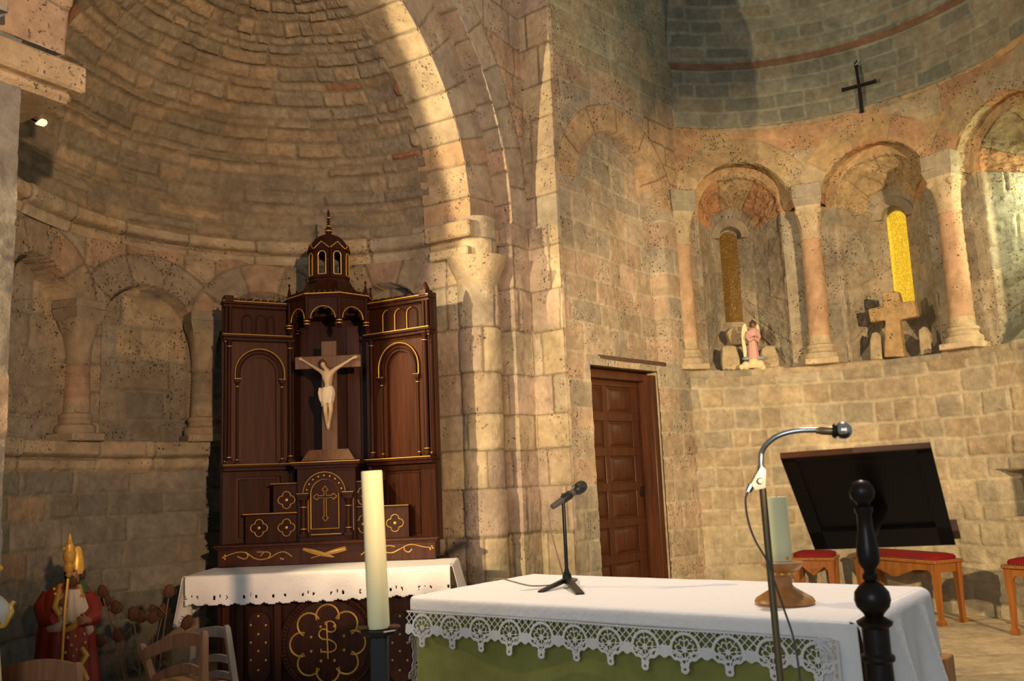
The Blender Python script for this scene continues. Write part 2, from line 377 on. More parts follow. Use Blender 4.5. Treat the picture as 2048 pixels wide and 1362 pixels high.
def archsdf(cu, cz, r, z0, hw=None):
    hw = hw or r
    def f(u, v):
        a = np.hypot(u-cu, v-cz)-r; b = np.maximum(np.abs(u-cu)-hw, z0-v)
        return np.where(v > cz, a, b)
    return f
def rectsdf(u0, u1, v0, v1): return lambda u, v: np.maximum(np.abs(u-(u0+u1)/2)-(u1-u0)/2, np.abs(v-(v0+v1)/2)-(v1-v0)/2)
def usdf(*fs): return lambda u, v: np.minimum.reduce([f(u, v) for f in fs])
def cyl(C, R, inward=True):
    def f(u, v):
        t = u/R; c = np.cos(t); s_ = np.sin(t); P = np.stack([C[0]+R*c, C[1]+R*s_, v], -1); return P, np.stack([-c, -s_, 0*c], -1)
    return f
def planeS(O, d, n, o=0, tilt=None):
    def f(u, v):
        z = v if tilt is None else v+tilt(u, v)
        P = np.stack([O[0]+d[0]*u+n[0]*o, O[1]+d[1]*u+n[1]*o, z], -1); return P, np.broadcast_to(np.array([n[0], n[1], 0.]), P.shape)
    return f
ST = .011
GREY = (.36, .32, .25); LIME = (.47, .41, .31); PINK = (.46, .33, .25); TUFF = (.52, .34, .17); TUFFR = (.50, .27, .15); BRICK = (.42, .17, .09); MORT = (.43, .39, .28)

# ================================================================== the chapel on the left
C1 = (-1.408, 5.313); R1 = 1.595
def th(x, y, C, R):
    d = ray(x, y); a = d[0]**2+d[1]**2; b = -(d[0]*C[0]+d[1]*C[1]); c = C[0]**2+C[1]**2-R*R
    t = (-b+math.sqrt(max(b*b-a*c, 0)))/a; p = np.array([0, 0, EYE])+d*t
    return math.atan2(p[1]-C[1], p[0]-C[0]), p[2]
D2R = PI/180
def sweepS(C, R, prof):
    pr = np.array(prof, float); seg = np.diff(pr, axis=0); L = np.r_[0, np.cumsum(np.hypot(seg[:, 0], seg[:, 1]))]
    nn = np.stack([seg[:, 1], -seg[:, 0]], 1); nn /= np.linalg.norm(nn, axis=1)[:, None]+1e-9
    def f(u, v):
        k = np.clip(np.searchsorted(L, v, side='right')-1, 0, len(seg)-1); p = np.interp(v, L, pr[:, 0]); z = np.interp(v, L, pr[:, 1])
        t = u/R; r = R-p; P = np.stack([C[0]+r*np.cos(t), C[1]+r*np.sin(t), z], -1)
        n = nn[k]; return P, np.stack([-np.cos(t)*n[..., 0], -np.sin(t)*n[..., 0], n[..., 1]], -1)
    return f, L[-1]
# lower wall
u0, u1 = 58.6*D2R*R1, 214*D2R*R1
TB0, TB1 = 60*D2R*R1, th(418, 900, C1, R1)[0]*R1
sBrk = lambda u, v: np.maximum(np.abs(u-(TB0+TB1)/2)-(TB1-TB0)/2+.05*(vn(v*7+3, v*0+1)-.5)+.02*(vn(v*31, v*0+5)-.5), v-2.56-.06*(vn(u*8, u*0+9)-.5))
p_low = palette((.235, .22, .19), .20, .05, [((.30, .23, .165), .16), ((.19, .185, .16), .2)])
cs = Courses(3, u0, u1, -.02, 1.72, (.14, .22), (.22, .52))
hf('wall_chapel_lower', cyl(C1, R1), rg(u0, u1, ST), rg(0, 1.68, ST), masonry(cs, p_low, (.25, .23, .18), .008, .016, .010, .008, .006, .007, .012), M['stone'], sdf=sBrk, mode='recess', rec=.5)
# ledge under the blind arcade
f, L = sweepS(C1, R1, [(0, 1.47), (.03, 1.50), (.035, 1.545), (.005, 1.56), (.06, 1.58), (.075, 1.59), (.075, 1.66), (.06, 1.67), (-.16, 1.675)])
cs = Courses(4, u0, u1, 0, 1, 0, (.35, .7), tex_rows=[-.05, 1.])
hf('trim_chapel_ledge', f, rg(u0, u1, .012), rg(0, L, .009), masonry(cs, palette((.36, .30, .22), .1, .04), (.22, .19, .15), .006, .01, .005, .006, 0, .004), M['ash'], sdf=lambda u, v: sBrk(u, v*0+1.6))
# blind arcade
arcs1 = [(138.0, .335, 2.46), (169.6, .275, 2.575), (107.6, .335, 2.475), (73.8, .33, 2.51)]
p_arc = palette((.34, .275, .20), .12, .05, [((.38, .27, .19), .3)])
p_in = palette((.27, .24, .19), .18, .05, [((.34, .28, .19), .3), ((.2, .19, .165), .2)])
csA = Courses(6, u0, u1, 1.6, 3.2, (.16, .25), (.22, .5)); csI = Courses(9, u0, u1, 1.6, 3.0, (.19, .25), (.2, .46))
rings = [(a*D2R*R1, z, r, r+.22, 5, 0) for a, r, z in arcs1]
fo = masonry(csA, p_arc, (.20, .17, .125), .009, .013, .009, .006, 0, .005, .008, rings=rings)
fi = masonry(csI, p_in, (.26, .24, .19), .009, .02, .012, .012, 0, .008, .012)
sA = usdf(*[archsdf(a*D2R*R1, z, r, 1.3) for a, r, z in arcs1])
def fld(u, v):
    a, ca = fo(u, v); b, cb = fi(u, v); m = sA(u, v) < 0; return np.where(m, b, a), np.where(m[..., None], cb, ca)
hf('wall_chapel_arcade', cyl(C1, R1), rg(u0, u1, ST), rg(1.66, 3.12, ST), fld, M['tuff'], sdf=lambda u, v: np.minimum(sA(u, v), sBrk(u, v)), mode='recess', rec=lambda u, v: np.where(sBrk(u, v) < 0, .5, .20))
# cornice
f, L = sweepS(C1, R1, [(0, 3.02), (.012, 3.05), (.015, 3.075), (-.02, 3.085), (-.01, 3.10), (.05, 3.115), (.065, 3.13), (.065, 3.18), (.045, 3.19), (-.03, 3.20)])
cs = Courses(14, u0, u1, 0, 1, 0, (.28, .6), tex_rows=[-.05, 1.])
def tiltz(F0):
    def g(u, v):
        P, n = F0(u, v); P = P.copy(); P[..., 2] += .045*np.clip((u/R1-95*D2R)/(80*D2R), -1, 1.2); return P, n
    return g
hf('trim_chapel_cornice', tiltz(f), rg(u0, u1, .012), rg(0, L, .009), masonry(cs, palette((.44, .35, .23), .12, .04, [((.36, .3, .22), .4)]), (.2, .17, .13), .01, .012, .008, .016, 0, .005, .01), M['ash'])
# semi-dome
ZC = 3.16
def domeS(C, R, zc):
    def f(u, v):
        t = u/R; e = v/R; ce = np.cos(e); n = np.stack([-np.cos(t)*ce, -np.sin(t)*ce, -np.sin(e)], -1)
        return np.array([C[0], C[1], zc])-n*R, n
    return f
cs = Courses(21, u0, u1, -.05, 2.5, (.055, .125), (.12, .55))
p_dome = palette((.37, .30, .21), .11, .06, [((.42, .33, .215), .2), ((.31, .265, .195), .2), ((.40, .215, .125), .022)])
hf('ceiling_chapel', tiltz(domeS(C1, 1.62, ZC)), rg(u0, u1, .01), rg(-.0, 2.53, .010), masonry(cs, p_dome, (.30, .25, .175), .012, .022, .016, .016, .016, .010, .020, 3), M['rough'])

# ------------------------------------------------------------------ the big arch and the stepped pier
AO = np.array([-1.10, 5.123]); AD = np.array([.5187, .85495]); AN = np.array([.85495, -.5187]); AR = 1.60; AZ = 3.235; AW = .364; A2R = 1.944; A2O = .15
def afr(s, o, z): return np.stack([AO[0]+AD[0]*s+AN[0]*o, AO[1]+AD[1]*s+AN[1]*o, z], -1)
def soffS(R, sg=1):
    def f(u, v):
        t = u/R; c = np.cos(t); s_ = np.sin(t); return afr(R*c, v, AZ+R*s_), np.stack([-AD[0]*c, -AD[1]*c, -s_], -1)
    return f
csV = Courses(31, 0, 7, 0, 1, 0, (.20, .34), tex_rows=[-5, 5.])
p_lit = palette((.50, .40, .27), .09, .04, [((.52, .36, .22), .2)])  # soffit stones: yellow lamplight on the arch underside put into the colour
p_pur = palette((.42, .345, .265), .10, .05, [((.44, .32, .23), .25)])  # same arch's faces turned from the lamp: purplish dimness put into the colour
mor2 = (.22, .18, .125)
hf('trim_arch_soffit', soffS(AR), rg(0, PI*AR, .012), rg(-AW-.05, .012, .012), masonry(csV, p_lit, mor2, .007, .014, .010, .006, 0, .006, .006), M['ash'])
def ringS(R, o):
    def f(u, v):
        t = u/R; P = afr(v*np.cos(t), o+0*v, AZ+v*np.sin(t)); return P, np.broadcast_to(np.array([AN[0], AN[1], 0]), P.shape)
    return f
hf('trim_arch_face', ringS(AR, 0), rg(0, PI*AR, .012), rg(AR-.012, A2R+.02, .012), masonry(csV, p_pur, mor2, .007, .014, .010, .006, 0, .004, .006), M['ash'])
hf('trim_arch_outer_soffit', soffS(A2R), rg(0, PI*A2R, .012), rg(-.02, A2O+.012, .012), masonry(csV, p_pur, mor2, .007, .014, .010, .006, 0, .004, .006), M['ash'])
SC3 = 2.179
cs = Courses(33, -3.4, SC3, 3.2, 6.7, (.2, .3), (.25, .5))
sB = lambda u, v: np.hypot(u, v-AZ)-A2R+.012
ptil = lambda u, v: AZ+(v-AZ)
hf('wall_above_arch', planeS(AO, AD, AN, A2O), rg(-3.4, SC3, .014), rg(AZ, 6.6, .014), masonry(cs, p_pur, mor2, .008, .014, .010, .006, 0, .005, .01, rings=[(0, AZ, A2R, A2R+.26, 21, 0)]), M['ash'], sdf=sB)
def polyS(pts, eps=.014):
    P0 = np.array(pts, float); seg = np.diff(P0, axis=0); ln = np.hypot(seg[:, 0], seg[:, 1]); L = np.r_[0, np.cumsum(ln)]; nn = np.stack([seg[:, 1], -seg[:, 0]], 1)/ln[:, None]
    def nat(u): return nn[np.clip(np.searchsorted(L, u, side='right')-1, 0, len(nn)-1)]
    def f(u, v):
        x = np.interp(u, L, P0[:, 0]); y = np.interp(u, L, P0[:, 1]); n = nat(u-eps)+nat(u+eps); n = n/(np.linalg.norm(n, axis=-1)[..., None]+1e-9)
        return np.stack([x, y, v], -1), np.concatenate([n, 0*n[..., :1]], -1)
    return f, L
Q = (-.24, 6.60); QR = .145
arcq = [(Q[0]+QR*math.cos(a*D2R), Q[1]+QR*math.sin(a*D2R)) for a in range(196, 366, 10)]
pier = [(-.72, 6.765), (-.47, 6.60)]+arcq+[(-.097, 6.787), (.026, 6.71), (.158, 6.908), (.385, 6.721), (.40, 6.738)]
f, L = polyS(pier)
cs = Courses(35, 0, L[-1], 0, 3.3, (.26, .34), (.35, .6))
p_pier = palette((.46, .38, .27), .10, .05, [((.42, .335, .26), .35), ((.50, .41, .27), .2)])
hf('wall_pier', f, np.unique(np.r_[rg(0, L[-1], .011), L]), rg(0, AZ, ST), masonry(cs, p_pier, (.23, .19, .13), .008, .016, .011, .008, 0, .006, .01), M['ash'])
f, L = polyS([(.158, 6.908), (.385, 6.721), (.40, 6.738)])
hf('wall_pier_upper', f, rg(0, L[-1], .012), rg(AZ, 6.6, .014), masonry(Courses(36, 0, 1, 3.2, 6.7, (.26, .34), (.35, .6)), p_pier, (.23, .19, .13), .008, .016, .011, .008, 0, .006, .01), M['ash'])
def stonebuild(mb, name, col, mat, parent=None, label=None, kind=None, var=.1, smooth=35):
    o = mb.build(name, mat, parent, smooth, label, kind); me = o.data; n = len(me.vertices)
    co = np.zeros(n*3, np.float32); me.vertices.foreach_get('co', co); co = co.reshape(-1, 3)
    c = np.array(col)[None]*(1+var*2*fbm(co[:, 0]*11+co[:, 2]*7, co[:, 1]*11+co[:, 2]*9, 3))[:, None]
    a = me.color_attributes.new('Col', 'FLOAT_COLOR', 'POINT'); c4 = np.ones((n, 4), np.float32); c4[:, :3] = c; a.data.foreach_set('color', c4.ravel()); return o
FA = np.eye(4); FA[:3, 0] = [AD[0], AD[1], 0]; FA[:3, 1] = [-AN[0], -AN[1], 0]; FA[:3, 2] = [0, 0, 1]; FA[:3, 3] = [AO[0], AO[1], 0]   # x along arch, y = depth away
def impost(name, sgn, z0):
    mb = MB(FA)
    a, b = (AR-.09, 1.93) if sgn > 0 else (-3.2, -AR+.10)
    mb.box(a, b, -.045, AW, z0, z0+.125, .012); mb.box(a+.05 if sgn > 0 else a, b if sgn > 0 else b-.05, -.02, AW, z0-.06, z0, .02)
    return stonebuild(mb, name, (.50, .38, .24), M['ash'], kind='structure')
impost('trim_impost_right', 1, 3.075)
impost('trim_impost_left', -1, 3.075)
# capital of the half column
mb = MB(FA)
mb.box(AR-.10, 1.90, -.03, AW-.05, 2.93, 3.0, .01)
rings_ = []
for k, (z, e, rd) in enumerate([(2.93, .105, .9), (2.88, .085, .7), (2.82, .045, .4), (2.76, .018, .15), (2.70, .004, 0), (2.66, .008, 0), (2.645, 0, 0)]):
    R_ = []
    for a in range(150, 400, 10):
        ca, sa = math.cos(a*D2R), math.sin(a*D2R)
        r = QR+e*.55+rd*.045*abs(math.sin(2*(a-225)*D2R+PI/2))
        R_.append((Q[0]+r*ca, Q[1]+r*sa, z))
    rings_.append(R_)
m2 = MB(); m2.loft(rings_, cap=False, close=False)
o1 = stonebuild(mb, 'trim_abacus', (.52, .42, .28), M['ash'], kind='structure')
o2 = stonebuild(m2, 'trim_capital', (.50, .40, .27), M['ash'], kind='structure')
# left pier below its impost
def s_on(x, y, o):
    d = ray(x, y); p0 = AO+AN*o; t = (p0@AN)/(d[:2]@AN); p = np.array([0, 0, EYE])+d*t; return (p[:2]-AO)@AD, p[2]
sL = s_on(24, 560, 0)[0]
hf('wall_pier_left', planeS(AO, AD, AN, 0), rg(-3.2, sL, .014), rg(0, AZ, .014), masonry(Courses(38, -3.3, 0, 0, 3.4, (.26, .34), (.35, .6)), p_low, (.25, .22, .17), .008, .014, .006, .008, 0, .006, .01), M['stone'])
mb = MB(FA); mb.box(-3.2, sL-.01, .012, AW, 0, 3.08); stonebuild(mb, 'wall_pier_left_core', (.26, .23, .18), M['stone'], kind='structure')

for nm_, pl_, za, zb_ in (('wall_chapel_return', [(-2.44, 3.66), (-2.72, 4.42)], 0, 3.3), ('wall_chapel_return_upper', [(-2.24, 3.92), (-2.72, 4.42)], 3.2, 5.2)):
    f, L = polyS(pl_); hf(nm_, f, rg(0, L[-1], .02), rg(za, zb_, .02), masonry(Courses(39, -1, 2, 0, 6, (.2, .3), (.3, .5)), p_low, (.25, .22, .17), .008, .014, .006, .006, 0, .006, .01), M['stone'])

# ------------------------------------------------------------------ straight wall with the door
K3 = np.array([.385, 6.721]); D3 = np.array([.671, .741]); N3 = np.array([.741, -.671])
cs = Courses(41, 0, 2.2, 0, 6.7, (.15, .24), (.22, .42))
tf = TUFF
def regB(u, v, c, mk):
    r = np.hypot(u-.86, v-3.55); m = (((r > .62) & (r < .85) & (v > 3.62)) | ((u > 1.28) & (v > 3.8) & (v < 4.45))) & (v < 4.46); m = m[..., None].astype(float)
    c = c*(1-m)+m*np.array((.50, .355, .21))*(.55+.45*mk)*(1+.35*fbm(u*7, v*7, 4))[..., None]
    g = sm(4.5, 4.8, v)[..., None]; return c*(1-g)+c*np.array((.85, .95, .88))*g  # towards the top, the green cast of the shade put into the colour
f1 = masonry(cs, palette((.40, .325, .235), .12, .05, [((.44, .33, .235), .3), ((.36, .31, .24), .2)]), (.47, .41, .30), .013, .012, .005, .005, 0, .005, .012, rings=[(.86, 3.55, .62, .85, 6, 0)], region=regB)
sArch = archsdf(.86, 3.55, .62, 2.22, .6); sDoor = rectsdf(.31, 1.235, -.2, 2.16)
nm = lambda u, v: sArch(u, v)
hf('wall_straight', planeS(K3, D3, N3), rg(0, 2.1, ST), rg(0, 6.6, ST), (lambda u, v: (lambda d, c: (np.where(nm(u, v) < 0, d-.13*sm(.22, 1.3, u), d), c))(*f1(u, v))), M['tuff'], sdf=sDoor)
F3 = np.eye(4); F3[:3, 0] = [D3[0], D3[1], 0]; F3[:3, 1] = [-N3[0], -N3[1], 0]; F3[:3, 3] = [K3[0], K3[1], 0]
mb = MB(F3); mb.box(1.237, 1.44, .012, .4, 0, 2.16); stonebuild(mb, 'wall_door_jamb_right', (.42, .34, .22), M['ash'], kind='structure')
mb = MB(F3); mb.box(.2, .312, .012, .4, 0, 2.16); stonebuild(mb, 'wall_door_jamb_left', (.42, .35, .24), M['ash'], kind='structure')
mb = MB(F3); mb.box(.25, 1.40, .012, .4, 2.155, 2.25); mb.build('trim_door_lintel', wood('lintel_wood', (.05, .03, .018), (.11, .06, .03), .7, 7, 0), None, kind='structure')
# the door itself
dr = MB(F3); dr.box(.30, 1.20, .19, .24, .1, 2.10)
door = dr.build('door_1', M['door'], None, kind='structure'); tag(door, 'dark brown panelled wooden door in the stone wall')
mb = MB(F3)
for a in [(1.165, 1.235, .02, .26, .1, 2.13), (.30, 1.235, .10, .26, 2.08, 2.15)]: mb.box(*a, .006)
mb.build('door_frame', M['door'], door)
cols_ = [(.34, .60), (.66, .93), (.985, 1.165)]
cols_ = [(.36, .66), (.75, 1.06)]
mb = MB(F3)
for x in (.305, .675, 1.075): mb.box(x, x+.07 if x < 1 else 1.195, .175, .20, .1, 2.10, .004)
for k in range(8): z = 2.03-k*.283; mb.box(.30, 1.19, .172, .20, max(z, .1), z+.07, .004)
mb.each('door_rail', M['door'], door)
for k in range(7):
    z1 = 2.03-k*.283; z0 = z1-.213
    if z0 < .1: z0 = .1
    for (a, b) in [(.375, .675), (.745, 1.075)]:
        p = MB(F3); cxm, czm = (a+b)/2, (z0+z1)/2
        for (e, d0, d1) in ((.018, .19, .182), (.045, .182, .172)):
            pass
        A = [(a+.012, z0+.012), (b-.012, z0+.012), (b-.012, z1-.012), (a+.012, z1-.012)]; B = [(a+.05, z0+.045), (b-.05, z0+.045), (b-.05, z1-.045), (a+.05, z1-.045)]
        p.add([(x, .19, z) for x, z in A]+[(x, .166, z) for x, z in B], [(0, 1, 5, 4), (1, 2, 6, 5), (2, 3, 7, 6), (3, 0, 4, 7), (4, 5, 6, 7), (3, 2, 1, 0)])
        p.lathe([(.007, 0), (.006, .006), (0, .008)], (cxm, .166, czm), 8, (0, -1, 0))
        p.build('door_panel', M['door'], door)
mb = MB(F3); mb.lathe([(.05, 0), (.052, .006), (.03, .012), (.012, .03), (.02, .045), (.012, .055), (0, .057)], (.405, .17, 1.14), 18, (0, -1, 0)); mb.build('door_handle', M['black'], door)
for z in (1.17, .32):
    mb = MB(F3); mb.box(1.13, 1.205, .160, .175, z-.04, z+.04, .005); mb.box(1.165, 1.195, .155, .175, z-.18, z+.14, .006); mb.build('door_hinge', M['iron'], door)

# ================================================================== the apse on the right
C2 = (2.114, 6.242); R2 = 1.867
a0, a1 = -25*D2R*R2, 107.8*D2R*R2
p_ap = palette((.41, .335, .23), .09, .05, [((.45, .36, .24), .3), ((.38, .33, .24), .15)])
cs = Courses(51, a0, a1, 0, 2.3, (.13, .20), (.17, .38))
def regA(u, v, c, mk):
    n = fbm(u*1.7+5, v*1.7, 3); g = sm(1.1, .4, v+n*1.2)[..., None]; return c*(1-g)+g*(c*.25+.75*np.array((.40, .345, .235))*(1+.5*fbm(u*6, v*6, 4))[..., None])
sN = rectsdf(14*D2R*R2, 30.4*D2R*R2, .865, 1.235)
hf('wall_apse_lower', cyl(C2, R2), rg(a0, a1, ST), rg(0, 2.14, ST), masonry(cs, p_ap, (.50, .43, .30), .018, .018, .010, .008, 0, .007, .014, region=regA), M['stone'], sdf=sN, mode='recess', rec=lambda u, v: .32)
f, L = sweepS(C2, R2, [(-.01, 2.13), (.0, 2.14), (.01, 2.19), (-.01, 2.2), (-.50, 2.205)])
cs = Courses(52, a0, a1, 0, 1, 0, (.25, .45), tex_rows=[-.05, 1.])
hf('trim_apse_ledge', f, rg(a0, a1, .014), rg(0, L, .014), masonry(cs, p_ap, (.46, .40, .29), .012, .012, .006, .01, 0, .006, .012), M['stone'])
arcs2 = [(88.6, .462), (52.9, .466), (17.3, .466)]; ZS = 3.675
cs = Courses(53, a0, a1, 3.6, 4.5, (.2, .4), (.25, .6), tex_rows=[3.5, 3.95, 4.2, 4.46])
p_tf = palette((.52, .36, .19), .10, .07, [((.52, .32, .18), .25), ((.47, .375, .24), .3)])
so = usdf(*[archsdf(a*D2R*R2, ZS, r, 3.0) for a, r in arcs2])
hf('wall_apse_arcade', cyl(C2, R2), rg(a0, a1, ST), rg(3.66, 4.45, ST), masonry(cs, p_tf, (.42, .31, .18), .006, .012, .005, .006, 0, .006, .012, rings=[(a*D2R*R2, ZS, r, r+.22, 5, 0) for a, r in arcs2]), M['tuff'], sdf=so)
f, L = sweepS(C2, R2, [(0., 4.43), (.012, 4.44), (.012, 4.465), (-.02, 4.48)])
hf('trim_apse_string', f, rg(a0, a1, .014), rg(0, L, .01), masonry(Courses(58, a0, a1, 0, 1, 0, (.3, .6), tex_rows=[-.05, 1.]), p_tf, (.3, .22, .14), .008, .01, .005, .01, 0, .006, .012), M['tuff'])
def outline(hw, zb, zs, rr, n1=24, n2=36):
    P = [(-hw, z) for z in np.linspace(zb, zs, n1)]+[(hw*-math.cos(a), zs+rr*math.sin(a)) for a in np.linspace(0, PI, n2)[1:-1]]+[(hw, z) for z in np.linspace(zs, zb, n1)]
    return np.array(P)   # (du, z)
def funnel(name, thc, stages, mat, pal, nst, mortar=(.40, .34, .23), tuffabove=None, cid=60, tones=None):
    # stages: list of (radius, outline, dtheta); u = index along outline, v = 0..len-1
    SG = [(r, o, dt) for r, o, dt in stages]
    n = len(SG[0][1]); P = []; lens = []
    for (r, o, dt) in SG:
        t = thc+dt-o[:, 0]/r; P.append(np.stack([C2[0]+r*np.cos(t), C2[1]+r*np.sin(t), o[:, 1]], -1))
    P = np.array(P); al = np.r_[0, np.cumsum(np.linalg.norm(np.diff(P[0], axis=0), axis=1))]; dl = np.r_[0, np.cumsum(np.linalg.norm(P[1:, n//5]-P[:-1, n//5], axis=1))]
    def f(u, v):
        def ev(u, v):
            k = np.clip(np.searchsorted(dl, v, side='right')-1, 0, len(dl)-2); w = (v-dl[k])/(dl[k+1]-dl[k])
            j = np.clip(np.searchsorted(al, u, side='right')-1, 0, n-2); x = (u-al[j])/(al[j+1]-al[j])
            g = lambda k_, j_: P[k_, j_]
            return (g(k, j)*(1-x)[..., None]+g(k, j+1)*x[..., None])*(1-w)[..., None]+(g(k+1, j)*(1-x)[..., None]+g(k+1, j+1)*x[..., None])*w[..., None]
        p = ev(u, v); e = 4e-3; pu = ev(u+e, v)-ev(u-e, v); pv = ev(u, v+e)-ev(u, v-e); nn = np.cross(pu, pv); nn /= np.linalg.norm(nn, axis=-1)[..., None]+1e-9
        cen = np.array([C2[0]+(R2+.1)*math.cos(thc), C2[1]+(R2+.1)*math.sin(thc), 3.0]); sg = np.sign(((cen-p)*nn).sum(-1, keepdims=True)); return p, nn*sg
    cs1 = Courses(cid, 0, dl[-1], 0, al[-1], (.18, .26), (.22, .5))
    zs0 = SG[0][1][len(SG[0][1])//2][1]; n1i = np.argmax(SG[0][1][:, 1] > stages[0][3] if len(stages[0]) > 3 else 0)
    uA, uB = al[23], al[-24]
    def fieldf(u, v):
        d, c = masonry(cs1, pal, mortar, .007, .014, .006, .008, 0, .008, .01)(v, u)
        m = ((u > uA-.02) & (u < uB+.02))
        if tones is not None:
            t2 = masonry(Courses(cid+1, 0, al[-1], 0, 1, 0, (.25, .45), tex_rows=[-1, 9.]), tones[0], (.25, .16, .09), .005, .01, .006, .01, 0, .02, .01)
            d2, c2 = t2(u, v); m2 = m & (v < tones[1]); d = np.where(m2, d2, d); c = np.where(m2[..., None], c2, c)
        return d*sm(0, .12, dl[-1]-v), c
    return hf(name, f, np.unique(np.r_[rg(0, al[-1], .012), al]), rg(0, dl[-1], .012), fieldf, mat)
p_gs = palette((.38, .325, .235), .12, .05, [((.42, .35, .25), .3)])
p_tr = palette((.50, .275, .14), .14, .06, [((.46, .34, .19), .35)])
wins = [(88.6, dict(w=.085, zb=2.74, zs=3.56, m='gl1')), (52.9, dict(w=.085, zb=2.74, zs=3.56, m='gl2')), (17.3, dict(w=.10, zb=2.72, zs=3.56, m='gl3')), (-18.4, dict(w=.09, zb=2.74, zs=3.56, m='gl2'))]
RI = R2+.15
si = usdf(*[archsdf(a*D2R*RI, ZS, .385, 2.0) for a, r in arcs2])
def regI(u, v, c, mk):
    m = sm(3.62, 3.66, v)[..., None]; return c*(1-m)+m*np.array((.50, .34, .18))*(1+.4*fbm(u*7, v*7, 4))[..., None]
cs = Courses(55, -25*D2R*RI, 108*D2R*RI, 2.2, 4.2, (.2, .3), (.3, .6))
hf('wall_apse_inner', cyl(C2, RI), rg(-25*D2R*RI, 107*D2R*RI, ST), rg(2.19, 4.25, ST), masonry(cs, p_gs, (.40, .34, .24), .008, .014, .005, .006, 0, .005, .01, rings=[(a*D2R*RI, ZS, .385, .6, 5, 0) for a, r in arcs2], region=regI), M['tuff'], sdf=si)
for k, ((a, r), (_, w)) in enumerate(zip(arcs2, wins)):
    t = a*D2R
    # soffit of the outer order
    funnel('trim_arcade_soffit', t, [(R2+.002, outline(r+.02, 3.66, ZS, r+.02), 0), (R2+.01, outline(r-.003, 3.66, ZS, r-.003), 0), (RI+.01, outline(r, 3.66, ZS, r), 0)], M['tuff'], p_tr, 1, cid=61+k, tones=(p_tr, 9))
    dt = w.get('dt', 0)
    funnel('trim_niche', t, [(RI+.003, outline(.405, 2.20, ZS, .405), 0), (RI+.012, outline(.383, 2.20, ZS, .383), 0), (RI+.05, outline(.375, 2.20, ZS, .375), 0), (RI+.36, outline(.20, 2.52, 3.62, .19), dt*.5), (RI+.50, outline(w['w'], w['zb'], w['zs'], w['w']), dt)], M['tuff'], p_gs, 1, cid=70+k, tones=(p_tr, .40))
    hm = MB(); rr_ = RI+.375; ang_ = np.linspace(-.12, PI+.12, 22)
    P3 = lambda rad, q, e: (C2[0]+(rr_+e)*math.cos(t+rad*math.cos(q)/rr_), C2[1]+(rr_+e)*math.sin(t+rad*math.cos(q)/rr_), w['zs']+.012+rad*math.sin(q)*.95)
    hm.loft([[P3(.185, q, .0), P3(.19, q, .10), P3(.092, q, .12), P3(.105, q, .01)] for q in ang_]); stonebuild(hm, 'trim_window_hood', (.34, .285, .20), M['stone'], kind='structure')
    # sill
    sb = MB(); g = []
    for (rr_, hw, z) in [(RI-.02, .40, 2.205), (RI+.05, .378, 2.21), (RI+.36, .20, 2.54), (RI+.50, w['w']+.01, w['zb']), (RI+.6, w['w']+.01, w['zb'])]:
        g.append([(C2[0]+rr_*math.cos(t-x/rr_), C2[1]+rr_*math.sin(t-x/rr_), z) for x in np.linspace(-hw, hw, 9)])
    sb.loft(g, cap=False, close=False); stonebuild(sb, 'trim_niche_sill', (.40, .335, .23), M['stone'], kind='structure')
    # glazing
    gm = MB(); o_ = outline(w['w']+.02, w['zb']-.02, w['zs'], w['w']+.02, 6, 14); rr_ = RI+.505
    c0 = [(C2[0]+rr_*math.cos(t-x/rr_), C2[1]+rr_*math.sin(t-x/rr_), z) for x, z in o_]; c1 = [(C2[0]+(rr_+.012)*math.cos(t-x/rr_), C2[1]+(rr_+.012)*math.sin(t-x/rr_), z) for x, z in o_]
    gm.loft([c0, c1]); gm.build('window_%d' % (k+1), M[w['m']], None, 0, kind='structure')
# daylight coming in through the third window
t = 17.3*D2R; l = bpy.data.lights.new('window_daylight', 'AREA'); l.shape = 'RECTANGLE'; l.size = .16; l.size_y = .8; l.energy = 16; l.color = (.95, 1, .60)
o = bpy.data.objects.new('window_daylight', l); COL.objects.link(o); rr_ = RI+.45; p = Vector((C2[0]+rr_*math.cos(t), C2[1]+rr_*math.sin(t), 3.2)); o.location = p
o.rotation_euler = (Vector((C2[0]+R2*math.cos(t+.16), C2[1]+R2*math.sin(t+.16), 3.0))-p).to_track_quat('-Z', 'Y').to_euler()
# wall band above the arcade and semi-dome
p_ad = palette((.30, .275, .20), .14, .04, [((.34, .29, .20), .25), ((.25, .245, .19), .3)])  # grey masonry, with the dome's dark green shade put into its colour
cs = Courses(81, a0, a1, 4.44, 5.1, 0, (.18, .42), tex_rows=[4.36, 4.49, 4.63, 4.77, 4.91, 5.04, 5.3])
hf('wall_apse_upper', cyl(C2, R2+.02), rg(a0, a1, .013), rg(4.45, 5.08, .013), masonry(cs, p_ad, (.36, .35, .26), .016, .016, .005, .005, 0, .005, .012), M['stone'])
cs = Courses(83, a0, a1, -.02, 3.0, (.11, .15), (.17, .40))
def regD(u, v, c, mk):
    m = (v < .07)[..., None]; return np.where(m, np.array((.27, .15, .09))*(1+.4*fbm(u*9, v*9, 3))[..., None], c)
hf('ceiling_apse', domeS(C2, R2+.01, 5.05), rg(a0, a1, .014), rg(0, 2.9, .014), masonry(cs, p_ad, (.34, .345, .26), .022, .018, .006, .006, 0, .006, .014, region=regD), M['stone'])

